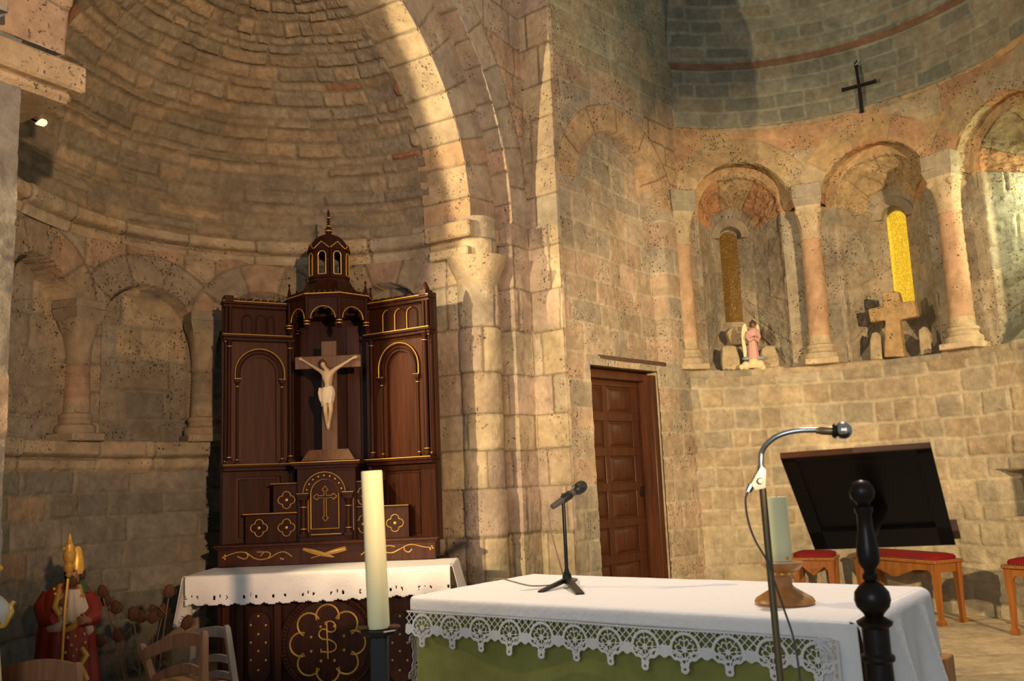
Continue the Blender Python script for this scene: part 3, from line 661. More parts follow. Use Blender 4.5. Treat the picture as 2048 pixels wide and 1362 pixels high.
# colonnettes
def colonnette(C, R, theta, z0, zc, zt, rs, look, label, group, impcol=None, leaf=0, base_rot=0):
    cx, cy = C[0]+R*math.cos(theta), C[1]+R*math.sin(theta)
    root = thing('stone_colonnette', (cx, cy, z0), label, 'column', group, theta)
    c1, c2, c3 = look; r = rs
    m = MB(); m.box(-r*1.55, r*1.55, -r*1.55, r*1.55, 0, .055, .008)
    m.lathe([(r*1.5, .055), (r*1.55, .075), (r*1.5, .10), (r*1.25, .115), (r*1.18, .14), (r*1.3, .155), (r*1.28, .175), (r*1.05, .185), (r*1.02, .26)], n=28)
    bld(m, 'base', c3, root)
    m = MB(); H = zc-z0; n = 40; zz = np.linspace(.26, H-.30, 26); m.lathe([(r*(1.02-.06*i/25)+.003*math.sin(i*2.7), z) for i, z in enumerate(zz)], n=28); bld(m, 'shaft', c2, root)
    m = MB(); rgs = []
    for z, f_, sq in [(-.30, .96, 0), (-.285, 1.06, 0), (-.27, .98, 0), (-.2, 1.02, .05), (-.12, 1.1, .25), (-.05, 1.2, .7), (0, 1.26, 1.)]:
        R_ = []
        for a in np.arange(32)*2*PI/32:
            sqr = 1/max(abs(math.cos(a)), abs(math.sin(a))); q = (1-sq)+sq*min(sqr, 1.32)
            lf = 1+leaf*.10*math.cos(8*a)*math.sin(PI*min(1, max(0, (z+.2)/.2)))
            R_.append((r*f_*q*lf*math.cos(a), r*f_*q*lf*math.sin(a), H+z))
        rgs.append(R_)
    m.loft(rgs)
    if leaf:
        for a in range(4): m.ball((1.3*r*math.cos(a*PI/2+PI/4), 1.3*r*math.sin(a*PI/2+PI/4), H-.05), r*.40, 10, 7)
    bld(m, 'capital', c1, root)
    m = MB(); w = r*1.22; w2 = r*1.42
    m.hexa([(-w, -w, H), (w, -w, H), (w, w, H), (-w, w, H)], [(-w2, -w2, H+.07), (w2, -w2, H+.07), (w2, w2, H+.07), (-w2, w2, H+.07)]); m.box(-w2, w2, -w2, w2, H+.07, zt-z0, .006); bld(m, 'impost_block', impcol or GREY, root)
    return root
def bld(m, name, col, root):
    o = m.build(name, M['ash'], root, 40, world=False); me = o.data; n = len(me.vertices); co = np.zeros(n*3, np.float32); me.vertices.foreach_get('co', co); co = co.reshape(-1, 3)
    c = np.array(col)[None]*(1+.25*fbm(co[:, 0]*21+co[:, 2]*5, co[:, 1]*21+co[:, 2]*8, 3))[:, None]; a = me.color_attributes.new('Col', 'FLOAT_COLOR', 'POINT'); c4 = np.ones((n, 4), np.float32); c4[:, :3] = c; a.data.foreach_set('color', c4.ravel()); return o
cream = (.56, .45, .29); ros = (.53, .345, .215); grp = 'colonnettes between the arches of the apse'
colonnette(C2, R2+.02, 106.9*D2R, 2.20, 3.64, 3.84, .088, ((.52, .43, .27), (.50, .34, .21), (.48, .38, .25)), 'pinkish stone colonnette beside the door wall, leftmost in the apse', grp, (.34, .31, .22))
colonnette(C2, R2+.02, 70.6*D2R, 2.20, 3.64, 3.84, .090, (cream, ros, cream), 'pitted pink colonnette with scalloped capital, between the two slit windows', grp, (.36, .31, .235), 1)
colonnette(C2, R2+.02, 34.6*D2R, 2.20, 3.64, 3.84, .094, (cream, ros, cream), 'pink colonnette with curled capital, right of the glowing yellow window', grp, (.38, .32, .23), .6)
colonnette(C2, R2+.02, -.6*D2R, 2.20, 3.64, 3.84, .094, (cream, ros, cream), 'colonnette at the right end of the apse arcade, outside the frame', grp, (.38, .32, .23), .6)
grp = 'colonnettes of the blind arcade in the side chapel'
dk = (.34, .275, .20); dkp = (.37, .255, .185)
colonnette(C1, R1-.005, 156.9*D2R, 1.67, 2.47, 2.60, .082, (dk, dkp, dk), 'mottled pinkish colonnette at far left between two blind arches', grp, (.30, .25, .19))
colonnette(C1, R1-.005, 123.4*D2R, 1.67, 2.48, 2.62, .082, (dk, (.28, .23, .175), dk), 'grey colonnette in the chapel, just left of the wooden altarpiece', grp, (.29, .25, .19))
for a in (): colonnette(C1, R1-.005, a*D2R, 1.67, 2.5, 2.64, .082, (dk, dkp, dk), 'chapel colonnette hidden behind the wooden altarpiece', 'colonnettes behind the altarpiece', (.30, .25, .19))

# floor
def flS(u, v): P = np.stack([u, v, 0*u+.1], -1); return P, np.broadcast_to(np.array([0, 0, 1.]), P.shape)
cs = Courses(91, -4, 6, .5, 9, (.45, .7), (.6, 1.1))
hf('floor', flS, rg(-3.6, 5, .03), rg(.6, 8.7, .03), masonry(cs, palette((.55, .45, .31), .07, .04, [((.50, .41, .28), .3)]), (.40, .32, .2), .012, .02, .006, .003, 0, .003, .01, 3), M['stone'])

# ================================================================== frames
class Fr:
    def __init__(s, O, ang):   # x along, y away, z up
        s.O = np.array([O[0], O[1], 0.]); s.ex = np.array([math.cos(ang), math.sin(ang), 0]); s.ey = np.array([-math.sin(ang), math.cos(ang), 0])
        M_ = np.eye(4); M_[:3, 0] = s.ex; M_[:3, 1] = s.ey; M_[:3, 3] = s.O; s.M = M_
    def sz(s, x, y, d=0.):
        r = ray(x, y); e = np.array([0, 0, EYE]); p0 = s.O+s.ey*d; t = ((p0-e)@s.ey)/(r@s.ey); p = e+r*t; return (p-s.O)@s.ex, p[2]
    def mb(s): return MB(s.M)
    def w(s, x, y, z): return s.O+s.ex*x+s.ey*y+np.array([0, 0, z])
def frpx(xa, ya, Ya, xb, yb, Yb):
    a = at(xa, ya, Ya); b = at(xb, yb, Yb); return Fr(a, math.atan2(b[1]-a[1], b[0]-a[0]))
def line(fr, pts, r, d, mat, name, parent, n=6, flat=1., label=None):
    m = fr.mb(); 
    for P in pts: m.tube([(p[0], d, p[1]) for p in P], r, n, True)
    return m.build(name, mat, parent, 60, label)

# ================================================================== altarpiece
base_c = at(652, 1120, 6.1); ALT = thing('altarpiece', (base_c[0], 6.2, .83), 'tall dark wooden altarpiece with gilded arches and a domed lantern on top', 'altarpiece')
def column(fr, s_, z0, z1, r, d, parent, gold=True, name='colonnette'):
    m = fr.mb(); H = z1-z0
    m.box(s_-r*1.7, s_+r*1.7, d-r*1.7, d+r*1.7, z0, z0+r*1.4)
    m.lathe([(r*1.6, r*1.4), (r*1.6, r*2.0), (r*1.1, r*2.6), (r*1.3, r*3.2), (r, r*4), (r*.92, H-r*4.4), (r*1.25, H-r*4.2), (r*1.25, H-r*3.9), (r*.95, H-r*3.7), (r*1.1, H-r*2.6), (r*1.8, H-r*1.)], (s_, d, z0), 14)
    m.box(s_-r*1.9, s_+r*1.9, d-r*1.9, d+r*1.9, z1-r*1.0, z1)
    o = m.build(name, M['wood'], parent, 40)
    if gold:
        g = fr.mb()
        for z in (z1-r*4.05, z0+r*3.2): g.lathe([(r*1.2, -.002), (r*1.36, -.002), (r*1.36, .002), (r*1.2, .002)], (s_, d, z), 14)
        g.each('gilt_ring', M['gold'], o)
    return o
def archline(fr, xl, yl, xr, yr, yt, d):
    (sl, zl), (sr, zr) = fr.sz(xl, yl, d), fr.sz(xr, yr, d); zt = fr.sz((xl+xr)/2, yt, d)[1]; zb = (zl+zr)/2; r = (sr-sl)/2; c = (sl+sr)/2; zc = zt-r
    return [(sl, zb)]+[(c-r*math.cos(a), zc+r*math.sin(a)) for a in np.linspace(0, PI, 25)]+[(sr, zb)], (c, r, zc, zb)
def wing(fr, L):
    w = L['x0'], L['x1']; s0 = fr.sz(w[0], 850)[0]; s1 = fr.sz(w[1], 850)[0]
    zt, zm, zl, zb = [fr.sz((w[0]+w[1])/2, y)[1] for y in L['y']]     # top, upper ledge, lower ledge, bottom
    m = fr.mb(); m.box(s0, s1, .03, .07, zb, zt); bd = m.build('wing_board', M['woodp'], ALT)
    m = fr.mb()   # frame around the round-headed panel: rails
    ol, (c, r, zc, zbb) = archline(fr, *L['arch'], .0)
    inn = [(c-(r*.70)*math.cos(a), zc+(r*.70)*math.sin(a)) for a in np.linspace(0, PI, 25)]; inn = [(c-r*.70, zbb)]+inn+[(c+r*.70, zbb)]
    out = []
    for i, p in enumerate(ol): out.append((min(max(c+(p[0]-c)*3, s0+.01), s1-.01), zbb if i in (0, len(ol)-1) else min(zc+(p[1]-zc)*3+.0001, zm-.01)))
    out[1] = (s0+.01, zc); out[-2] = (s1-.01, zc); out[0] = (s0+.01, zbb); out[-1] = (s1-.01, zbb)
    m.band(out, inn, .005, .03)
    m.box(s0+.01, c-r*.70, .005, .03, zl+.02, zbb); m.box(c+r*.70, s1-.01, .005, .03, zl+.02, zbb); m.each('panel_frame', M['woodp'], ALT)
    for k, (f_, wd) in enumerate(((1.0, .010), (.84, .007))):
        pl_ = [(c-r*f_, zbb)]+[(c-r*f_*math.cos(a), zc+r*f_*math.sin(a)) for a in np.linspace(0, PI, 25)]+[(c+r*f_, zbb)]
        mm = fr.mb(); mm.tube([(p[0], -.004, p[1]) for p in pl_], wd, 8); ar = mm.build('arch_moulding', M['wood'], ALT)
        if k == 0: line(fr, [[(c+(p[0]-c)*1.03, zc+(p[1]-zc)*1.03 if p[1] > zc else p[1]) for p in pl_]], .0042, -.012, M['goldb'], 'gilt_line', ar)
    for sx in (c-r*.93, c+r*.93):
        m = fr.mb(); m.box(sx-.022, sx+.022, -.02, .02, zbb-.012, zbb+.004); cc = m.build('bracket', M['wood'], ALT)
        line(fr, [[(sx-.024, zbb+.004), (sx+.024, zbb+.004)]], .003, -.02, M['goldb'], 'gilt_line', cc)
        column(fr, sx, zl+.012, zbb-.012, .009, -.002, ALT)
    for sx, rr in L['cols']:
        s_ = fr.sz(sx, 800)[0]; column(fr, s_, zl+.012, zm-.018, rr, -.02, ALT)
    # ledges
    for z, pr, nm_, gl in ((zm, .05, 'ledge', 1), (zl, .07, 'ledge', 1), (zt-.03, .045, 'cornice', 1)):
        m = fr.mb(); m.box(s0-.015, s1+.012, -pr, .04, z-.012, z+.008, .002); m.box(s0-.008, s1+.006, -pr*.7, .04, z-.035, z-.012, .003); o = m.build(nm_, M['wood'], ALT)
        line(fr, [[(s0-.015, z+.006), (s1+.012, z+.006)]], .0035, -pr-.001, M['gold'] if z != zt-.03 else M['goldb'], 'gilt_line', o)
    # upper band with small blind arches
    m = fr.mb(); m.box(s0, s1, .0, .03, zm, zt-.03); ub = m.build('frieze_board', M['wood'], ALT)
    for (xa, xb, ya, yb) in L['lanc']:
        ol2, (c2, r2, zc2, zb2) = archline(fr, xa, yb, xb, yb, ya, -.004)
        mm = fr.mb(); mm.tube([(p[0], -.004, p[1]) for p in ol2], .0055, 6); fa = mm.build('small_arch', M['wood'], ALT)
        if L['goldl']: line(fr, [ol2[:14]], .003, -.010, M['goldb'], 'gilt_line', fa)
    # crenels
    n = 9; m = fr.mb()
    for k in range(n):
        a = s0+(s1-s0)*(k+.15)/n; m.box(a, a+(s1-s0)/n*.62, -.035, .0, zt-.024, zt-.002, .001)
    m.each('merlon', M['wood'], ALT)
    # corner turret and post
    s_ = fr.sz(L['tur'], 640)[0]; m = fr.mb(); m.box(s_-.03, s_+.03, -.05, .03, zt-.03, zt+.012, .003)
    if L['spike']: m.lathe([(.026, 0), (.028, .012), (.02, .03), (.012, .05), (0, .062)], (s_, -.01, zt+.01), 12)
    for dx in (-.014, .014): m.lathe([(.011, 0), (.011, zt-zm-.04)], (s_+dx, -.02, zm+.01), 10)
    m.build('corner_turret', M['wood'], ALT)
    # lower frame
    m = fr.mb(); a, b = [fr.sz(x, 1000)[0] for x in L['low']]; zz0, zz1 = fr.sz(w[0], 1078)[1], zl-.04
    m.box(s0, a, .0, .03, zb, zl-.03); m.box(b, s1, .0, .03, zb, zl-.03); m.box(a, b, .0, .03, zl-.075, zl-.03); m.box(a, b, .0, .03, zb, zb+.03)
    m.box(a+.02, b-.02, .02, .03, zb+.04, zl-.09, .004); m.build('lower_panel', M['wood'], ALT)
    return s0, s1, zt, zm, zl, zb
frL = frpx(445, 850, 6.02, 578, 850, 6.24); frR = frpx(742, 840, 6.24, 868, 840, 5.98)
wing(frL, dict(x0=446, x1=578, y=(600, 674, 931, 1088), arch=(471, 757, 567, 762, 700), cols=[(457, .014), (449, .006), (579, .014)], lanc=[(484, 504, 631, 673), (512, 532, 631, 674), (536, 548, 634, 675)], goldl=False, tur=455, spike=False, low=(472, 562)))
wing(frR, dict(x0=742, x1=868, y=(592, 664, 918, 1080), arch=(761, 757, 838, 749, 687), cols=[(748, .013), (855, .015), (864, .006)], lanc=[(767, 788, 620, 665), (791, 812, 617, 662), (815, 835, 614, 659)], goldl=True, tur=854, spike=True, low=(770, 842)))
# central niche
frC = frpx(580, 900, 6.24, 742, 893, 6.24)
sa, sb = frC.sz(582, 800)[0], frC.sz(740, 800)[0]; zb_, zt_ = frC.sz(660, 1085)[1], frC.sz(660, 612)[1]
m = frC.mb(); m.box(sa, sb, .20, .23, zb_, zt_+.0); m.build('niche_back', M['wood'], ALT)
m = frC.mb(); m.box(sa-.005, sa+.02, .0, .22, zb_, zt_); m.box(sb-.02, sb+.005, .0, .22, zb_, zt_); m.each('niche_side', M['wood'], ALT)
m = frC.mb(); m.box(sa, sb, .0, .22, frC.sz(660, 632)[1], zt_); m.build('niche_top', M['wood'], ALT)
m = frC.mb(); m.box(frC.sz(590, 800)[0]+.33, frC.sz(590, 800)[0]+.42, .17, .20, zb_, zt_-.12); m.build('niche_batten', M['woodp'], ALT)
# canopy: half octagon
zc0, zc1 = frC.sz(655, 652)[1], frC.sz(655, 604)[1]; oc = frC.w((frC.sz(612, 625, -.24)[0]+frC.sz(680, 625, -.24)[0])/2, .02, 0); OR_ = .285
oc[0] = frC.w((frC.sz(612, 625, -.24)[0]+frC.sz(680, 625, -.24)[0])/2, 0, 0)[0]
octv = [np.array([oc[0]+OR_*math.cos(a*D2R), oc[1]+OR_*math.sin(a*D2R)]) for a in np.arange(157.5, 383, 45)]
for i in range(5):
    a, b = octv[i], octv[i+1]; fr = Fr(a, math.atan2(b[1]-a[1], b[0]-a[0])); wd = np.linalg.norm(b-a); ra = wd*.36; H = zc1-zc0
    inner = []
    for q in np.linspace(0, PI, 43):
        rr = ra*(1-.20*abs(math.cos(3.5*q+0.0))**3); inner.append((wd/2-rr*math.cos(q), zc0+.012+rr*math.sin(q)*1.0))
    m = fr.mb(); poly = [(0, zc0-.02), (wd/2-ra, zc0-.02)]+inner+[(wd/2+ra, zc0-.02), (wd, zc0-.02), (wd, zc1), (0, zc1)]
    outer = [(0, zc0-.02), (0, zc0+.0)]
    # band between the arch and the rectangle
    out = []
    for q, p in zip(np.linspace(0, PI, 43), inner):
        x = wd/2-math.cos(q)*10; z = zc0+.012+math.sin(q)*10; k = min((wd/2)/max(abs(math.cos(q)), 1e-6), (zc1-zc0-.012)/max(math.sin(q), 1e-6)); out.append((wd/2-k*math.cos(q), zc0+.012+k*math.sin(q)))
    m.band(out, inner, .0, .02); cp_ = m.build('canopy_panel', M['wood'], ALT, 20)
    line(fr, [[(wd/2-ra*1.06*math.cos(q), zc0+.012+ra*1.06*math.sin(q)) for q in np.linspace(0, PI, 21)]], .0032, -.002, M['goldb'] if i in (2, 3) else M['gold'], 'gilt_line', cp_)
    m = fr.mb(); m.box(-.012, wd+.012, -.02, .03, zc1-.004, zc1+.012, .002); m.box(-.006, wd+.006, -.012, .03, zc1-.016, zc1-.004, .002); cn = m.build('canopy_cornice', M['wood'], ALT)
    line(fr, [[(-.012, zc1+.010), (wd+.012, zc1+.010)]], .0035, -.021, M['goldb'], 'gilt_line', cn)
    m = fr.mb()
    for k in range(6): x = wd*(k+.2)/6; m.box(x, x+wd/6*.55, -.015, .0, zc1+.012, zc1+.034, .001)
    m.each('merlon', M['wood'], ALT)
for i, v_ in enumerate(octv):
    m = MB(); m.lathe([(0, -.062), (.012, -.055), (.016, -.045), (.010, -.038), (.020, -.030), (.021, -.02), (.015, -.012), (.012, .0), (.012, zc1-zc0)], (v_[0], v_[1], zc0), 12); pe = m.build('pendant', M['wood'], ALT)
    g = MB()
    for z in (-.026, -.006): g.lathe([(.018, -.003), (.0225, -.003), (.0225, .003), (.018, .003)], (v_[0], v_[1], zc0+z), 14)
    g.each('gilt_ring', M['gold'], pe)
    m = MB(); m.lathe([(.018, 0), (.02, .012), (.014, .02), (.012, .04), (.005, .075), (.004, .088), (.009, .095), (.006, .104), (0, .110)], (v_[0], v_[1], zc1+.01), 12); m.build('pinnacle', M['wood'], ALT)
def octring(R, z, n=8, rot=22.5, c=None): c = oc if c is None else c; return [(c[0]+R*math.cos((a*360/n+rot)*D2R), c[1]+R*math.sin((a*360/n+rot)*D2R), z) for a in range(n)]
zl0 = at(655, 568, oc[1])[2]; m = MB(); m.loft([octring(.275, zc1+.012), octring(.27, zc1+.02), octring(.20, (zc1+zl0)/2), octring(.155, zl0-.012), octring(.15, zl0)]); m.build('canopy_roof', M['wood'], ALT, 20)
# lantern
lc = at(658, 535, oc[1]); LR = .133; zl1 = at(658, 508, oc[1])[2]; rot = 22.5-9
m = MB(); m.loft([octring(.150, zl0-.002, 8, rot, lc), octring(.150, zl0+.012, 8, rot, lc), octring(.137, zl0+.02, 8, rot, lc), octring(.137, zl0+.026, 8, rot, lc)]); m.build('lantern_base', M['wood'], ALT, 20)
for i in range(8):
    a = np.array(octring(LR, 0, 8, rot, lc)[i][:2]); b = np.array(octring(LR, 0, 8, rot, lc)[(i+1) % 8][:2]); fr = Fr(a, math.atan2(b[1]-a[1], b[0]-a[0])); wd = np.linalg.norm(b-a); hw = wd*.27
    z0, z1 = zl0+.024, zl1+.012; zs_ = z1-.05; inn = [(wd/2-hw, z0+.02)]+[(wd/2-hw*math.cos(q), zs_+hw*math.sin(q)) for q in np.linspace(0, PI, 13)]+[(wd/2+hw, z0+.02)]
    out = [(0, z0+.02), (0, zs_)]+[(wd/2-max(-1, min(1, math.cos(q)*1.6))*wd/2, z1) for q in np.linspace(0, PI, 13)][1:-1]+[(wd, zs_), (wd, z0+.02)]
    m = fr.mb(); m.band(out, inn, -.012, 0); m.box(0, wd, -.012, 0, z0, z0+.02)
    # gable (drawn on the outside: local -y is inside for this ring direction, so use both sides)
    m.prism([(-.006, z1-.006), (wd+.006, z1-.006), (wd/2, z1+.045)], -.020, .004); lp = m.build('lantern_panel', M['wood'], ALT, 20)
    g = fr.mb(); g.tube([(p[0], -.014, p[1]) for p in inn], .0036, 6); g.tube([(p[0], -.014, p[1]) for p in (inn[0], inn[-1])], .0036, 6); g.tube([(-.004, -.021, z1-.002), (wd/2, -.021, z1+.046), (wd+.004, -.021, z1-.002)], .0032, 6); g.build('gilt_line', M['goldb'], lp)
zd = zl1+.01; ztop = at(658, 470, oc[1])[2]; H = ztop-zd
m = MB(); m.lathe([(LR*.98*math.cos(q)+.004, H*math.sin(q)) for q in np.linspace(0, PI/2*.95, 12)]+[(.02, H), (.018, H+.012)], (lc[0], lc[1], zd), 24); m.build('lantern_dome', M['wood'], ALT, 50)
zf = at(657, 419, oc[1])[2]; h = zf-ztop
fp = [(.019, 0), (.014, .02), (.020, .06), (.028, .14), (.024, .24), (.012, .28), (.017, .33), (.012, .38), (.007, .44), (.011, .52), (.007, .58), (.014, .64), (.013, .70), (.006, .74), (.011, .80), (.008, .88), (.004, .95), (.006, .98), (0, 1.)]
m = MB(); m.lathe([(r, z*h) for r, z in fp], (lc[0], lc[1], ztop), 14); fn = m.build('finial', M['wood'], ALT)
m = MB()
for z, r in ((.14, .029), (.33, .018), (.66, .0155)): m.lathe([(r-.004, -.005), (r, -.003), (r, .003), (r-.004, .005)], (lc[0], lc[1], ztop+z*h), 14)
m.each('gilt_ring', M['gold'], fn)
# tabernacle and steps
frT = frpx(590, 1000, 5.98, 722, 995, 5.98); sx = lambda x, y=1000, d=0: frT.sz(x, y, d)[0]; zy = lambda y, x=655, d=0: frT.sz(x, y, d)[1]
m = frT.mb(); m.box(sx(594), sx(712), 0, .26, zy(1083), zy(928), .003); TB = m.build('tabernacle', M['wood'], ALT)
m = frT.mb(); m.box(sx(583), sx(722), -.03, .26, zy(930), zy(921), .003); m.box(sx(588), sx(717), -.015, .26, zy(936), zy(930), .003); o = m.build('ledge', M['wood'], ALT); line(frT, [[(sx(583), zy(923)), (sx(722), zy(923))]], .003, -.031, M['gold'], 'gilt_line', o)
ol, (c, r, zc, zb2) = archline(frT, 607, 988, 692, 985, 944, 0)
inn = [(c-(r-.045)*math.cos(a), zc+(r-.045)*math.sin(a)) for a in np.linspace(0, PI, 25)]; outp = [(c-r*math.cos(a), zc+r*math.sin(a)) for a in np.linspace(0, PI, 25)]
m = frT.mb(); m.band(outp, inn, -.02, 0); ar = m.build('arch_moulding', M['wood'], ALT); line(frT, [outp], .003, -.021, M['gold'], 'gilt_line', ar)
g = frT.mb()
for a in np.linspace(.25, PI-.25, 9): g.lathe([(.006, 0), (.005, .004), (0, .006)], (c-(r-.022)*math.cos(a), -.02, zc+(r-.022)*math.sin(a)), 8, (0, -1, 0))
g.each('gilt_stud', M['gold'], ar)
for x in (608, 698):
    s_ = sx(x); m = frT.mb(); m.box(s_-.038, s_+.038, -.045, 0, zy(992), zy(984), .002); o = m.build('bracket', M['wood'], ALT); line(frT, [[(s_-.038, zy(985)), (s_+.038, zy(985))]], .003, -.046, M['gold'], 'gilt_line', o)
    column(frT, s_, zy(1072), zy(992), .016, -.02, ALT); line(frT, [[(s_+.028, zy(998)), (s_+.028, zy(1062))]], .0028, -.004, M['goldb'], 'gilt_line', TB)
ol, (c, r, zc, zb2) = archline(frT, 623, 1058, 679, 1056, 958, 0)
m = frT.mb(); m.prism(ol, -.012, 0); DO = m.build('tabernacle_door', M['wood'], ALT, 20); line(frT, [ol+[ol[0]]], .0035, -.014, M['gold'], 'gilt_line', DO)
m = frT.mb(); m.box(sx(600), sx(706), -.03, 0, zy(1083), zy(1072), .003); o = m.build('tabernacle_foot', M['wood'], ALT); line(frT, [[(sx(622), zy(1068)), (sx(682), zy(1068))]], .003, -.006, M['gold'], 'gilt_line', TB)
def trefoil_cross(cx, cz, up, dn, w, b):
    P = []
    def end(dx, dz, L):   # lobed end seen from the arm side
        px, pz = -dz, dx; base = (cx+dx*L, cz+dz*L); out = []
        for (ox, oz, a0_) in ((px, pz, 0), (dx*1.3, dz*1.3, 0), (-px, -pz, 0)):
            cc = (base[0]+ox*b*.9, base[1]+oz*b*.9); ang = math.atan2(oz, ox)
            out += [(cc[0]+b*.75*math.cos(ang+q), cc[1]+b*.75*math.sin(ang+q)) for q in (np.linspace(1.6, -1.6, 7))]
        return [(cx+dx*w+px*w, cz+dz*w+pz*w)]+[(base[0]+px*w-dx*b*.6, base[1]+pz*w-dz*b*.6)]+out+[(base[0]-px*w-dx*b*.6, base[1]-pz*w-dz*b*.6)]
    for dx, dz, L in ((0, 1, up), (1, 0, w*7.2), (0, -1, dn), (-1, 0, w*7.2)): P += end(dx, dz, L)
    return P+[P[0]]
cs_, cz_ = frT.sz(651, 993); P = trefoil_cross(cs_, cz_, .045, .135, .0075, .011); line(frT, [P], .0022, -.014, M['gold'], 'gilt_cross', DO)
def quatre(fr, x, y, d, R, parent):
    s_, z_ = fr.sz(x, y, d); P = []
    for k in range(4):
        a = k*PI/2; cc = (s_+R*.52*math.cos(a), z_+R*.52*math.sin(a)); P += [(cc[0]+R*.48*math.cos(a+q), cc[1]+R*.48*math.sin(a+q)) for q in np.linspace(-1.75, 1.75, 11)]
    m = fr.mb(); m.tube([(p[0], d-.001, p[1]) for p in P+[P[0]]], .0028, 6); m.lathe([(.010, 0), (.009, .004), (0, .007)], (s_, d, z_), 10, (0, -1, 0)); return m.build('gilt_quatrefoil', M['gold'], parent)
for nm_, xa, xb, ya, yb, qs in (('step', 490, 596, 1028, 1086, [(518, 1056), (573, 1055)]), ('step', 546, 596, 968, 1028, [(573, 1000)]), ('step', 708, 818, 1013, 1079, [(726, 1048), (790, 1046)]), ('step', 708, 765, 963, 1014, [(725, 992)])):
    m = frT.mb(); a, b = frT.sz(xa, (ya+yb)/2, .04)[0], frT.sz(xb, (ya+yb)/2, .04)[0]; z1 = frT.sz((xa+xb)/2, ya, .04)[1]; z0 = frT.sz((xa+xb)/2, yb, .04)[1]
    m.box(a, b, .04, .22, z0, z1, .002); m.box(a-.012, b, .028, .22, z1-.006, z1+.006, .002); st = m.build('step', M['wood'], ALT); line(frT, [[(a-.012, z1+.004), (b, z1+.004)]], .0028, .027, M['gold'], 'gilt_line', st)
    for q in qs: quatre(frT, q[0], q[1], .038, .055, st)
# predella
frP = frpx(430, 1105, 5.93, 875, 1086, 5.93); pa, pb = frP.sz(432, 1100)[0], frP.sz(874, 1085)[0]; z1 = frP.sz(655, 1088)[1]; z0 = .832
m = frP.mb(); m.box(pa+.01, pb-.01, .0, .34, z0, z1, .003); PR = m.build('predella', M['woodp'], ALT)
m = frP.mb(); m.box(pa-.01, pb+.01, -.03, .34, z1, z1+.02, .004); m.box(pa, pb, -.015, .34, z1-.012, z1, .003); m.build('ledge', M['woodp'], ALT)
cur = []
def px2(pts): return [frP.sz(x, y) for x, y in pts]
def smooth(P, n=6):
    P = np.array(P, float); out = []
    for i in range(len(P)-1):
        p0 = P[max(i-1, 0)]; p1 = P[i]; p2 = P[i+1]; p3 = P[min(i+2, len(P)-1)]
        for t in np.arange(n)/n: out.append(.5*((2*p1)+(-p0+p2)*t+(2*p0-5*p1+4*p2-p3)*t*t+(-p0+3*p1-3*p2+p3)*t**3))
    out.append(P[-1]); return [tuple(p) for p in out]
L1 = [(448, 1115), (460, 1109), (480, 1104), (495, 1107), (508, 1116), (522, 1119), (540, 1115), (556, 1106), (570, 1104), (584, 1113)]
L2 = [(492, 1104), (496, 1112), (490, 1118), (482, 1116)]; L3 = [(536, 1116), (541, 1109), (536, 1104), (528, 1104), (514, 1104)]; L4 = [(528, 1104), (521, 1112)]; L5 = [(475, 1113), (484, 1117)]
R1_ = [(862, 1095), (845, 1093), (828, 1089), (815, 1090), (800, 1098), (786, 1105), (774, 1105), (766, 1104)]; R2_ = [(770, 1103), (770, 1094), (778, 1091), (790, 1093)]; R3_ = [(808, 1093), (810, 1101), (818, 1104), (824, 1098)]; R4_ = [(722, 1110), (734, 1100)]
m = frP.mb()
for P in (L1, L2, L3, L4, L5, R1_, R2_, R3_, R4_): m.tube([(p[0], -.001, p[1]) for p in smooth(px2(P))], .0036, 6, True)
for x, y in ((446, 1115), (450, 1111), (450, 1118), (864, 1092), (866, 1096), (861, 1098), (562, 1117), (566, 1118)): s_, z_ = frP.sz(x, y); m.ball((s_, -.001, z_), .007, 8, 5)
m.each('gilt_scroll', M['gold'], PR)
m = frP.mb()
for (A, B, w0) in (((606, 1098), (668, 1114), .012), ((622, 1116), (692, 1096), .013)):
    a = np.array(frP.sz(*A)); b = np.array(frP.sz(*B)); P = [tuple(a+(b-a)*t) for t in np.linspace(0, 1, 12)]; rr = [w0*math.sin(PI*min(1, .12+t*1.1) if A[0] < 610 else PI*min(1, .12+(1-t)*1.1))+.0045 for t in np.linspace(0, .8, 12)]
    m.tube([(p[0], .003, p[1]) for p in P], rr, 6, True)
m.each('gilt_leaf', M['gold'], PR)

# ------------------------------------------------------------------ crucifix
zb0 = zy(921, 655)+.004; cxb = at(657, 911, 6.06)
CR = thing('crucifix', (cxb[0], 6.06, zb0), 'wooden crucifix with a pale painted figure, standing in the niche of the altarpiece', 'crucifix')
frX = Fr((cxb[0], 6.06), 0)
def X(x, y, d=0): s_, z_ = frX.sz(x, y, d); return frX.w(s_, d, z_)
a, b = frX.sz(605, 912)[0], frX.sz(711, 912)[0]; ht = frX.sz(657, 899)[1]
m = frX.mb(); m.hexa([(a, -.04, zb0), (b, -.04, zb0), (b, .10, zb0), (a, .10, zb0)], [(a+.045, -.01, ht), (b-.045, -.01, ht), (b-.045, .08, ht), (a+.045, .08, ht)]); m.build('cross_base', M['crosswood'], CR, 20)
m = frX.mb(); a, b = frX.sz(643, 790)[0], frX.sz(674, 790)[0]; m.box(a, b, 0, .03, ht-.004, frX.sz(657, 682)[1], .003); m.build('cross_upright', M['crosswood'], CR, 20)
m = frX.mb(); a, b = frX.sz(590, 727)[0], frX.sz(722, 727)[0]; zz = frX.sz(657, 724)[1]; m.box(a, b, -.006, .026, zz-.042, zz+.042, .003); m.build('cross_beam', M['crosswood'], CR, 20)
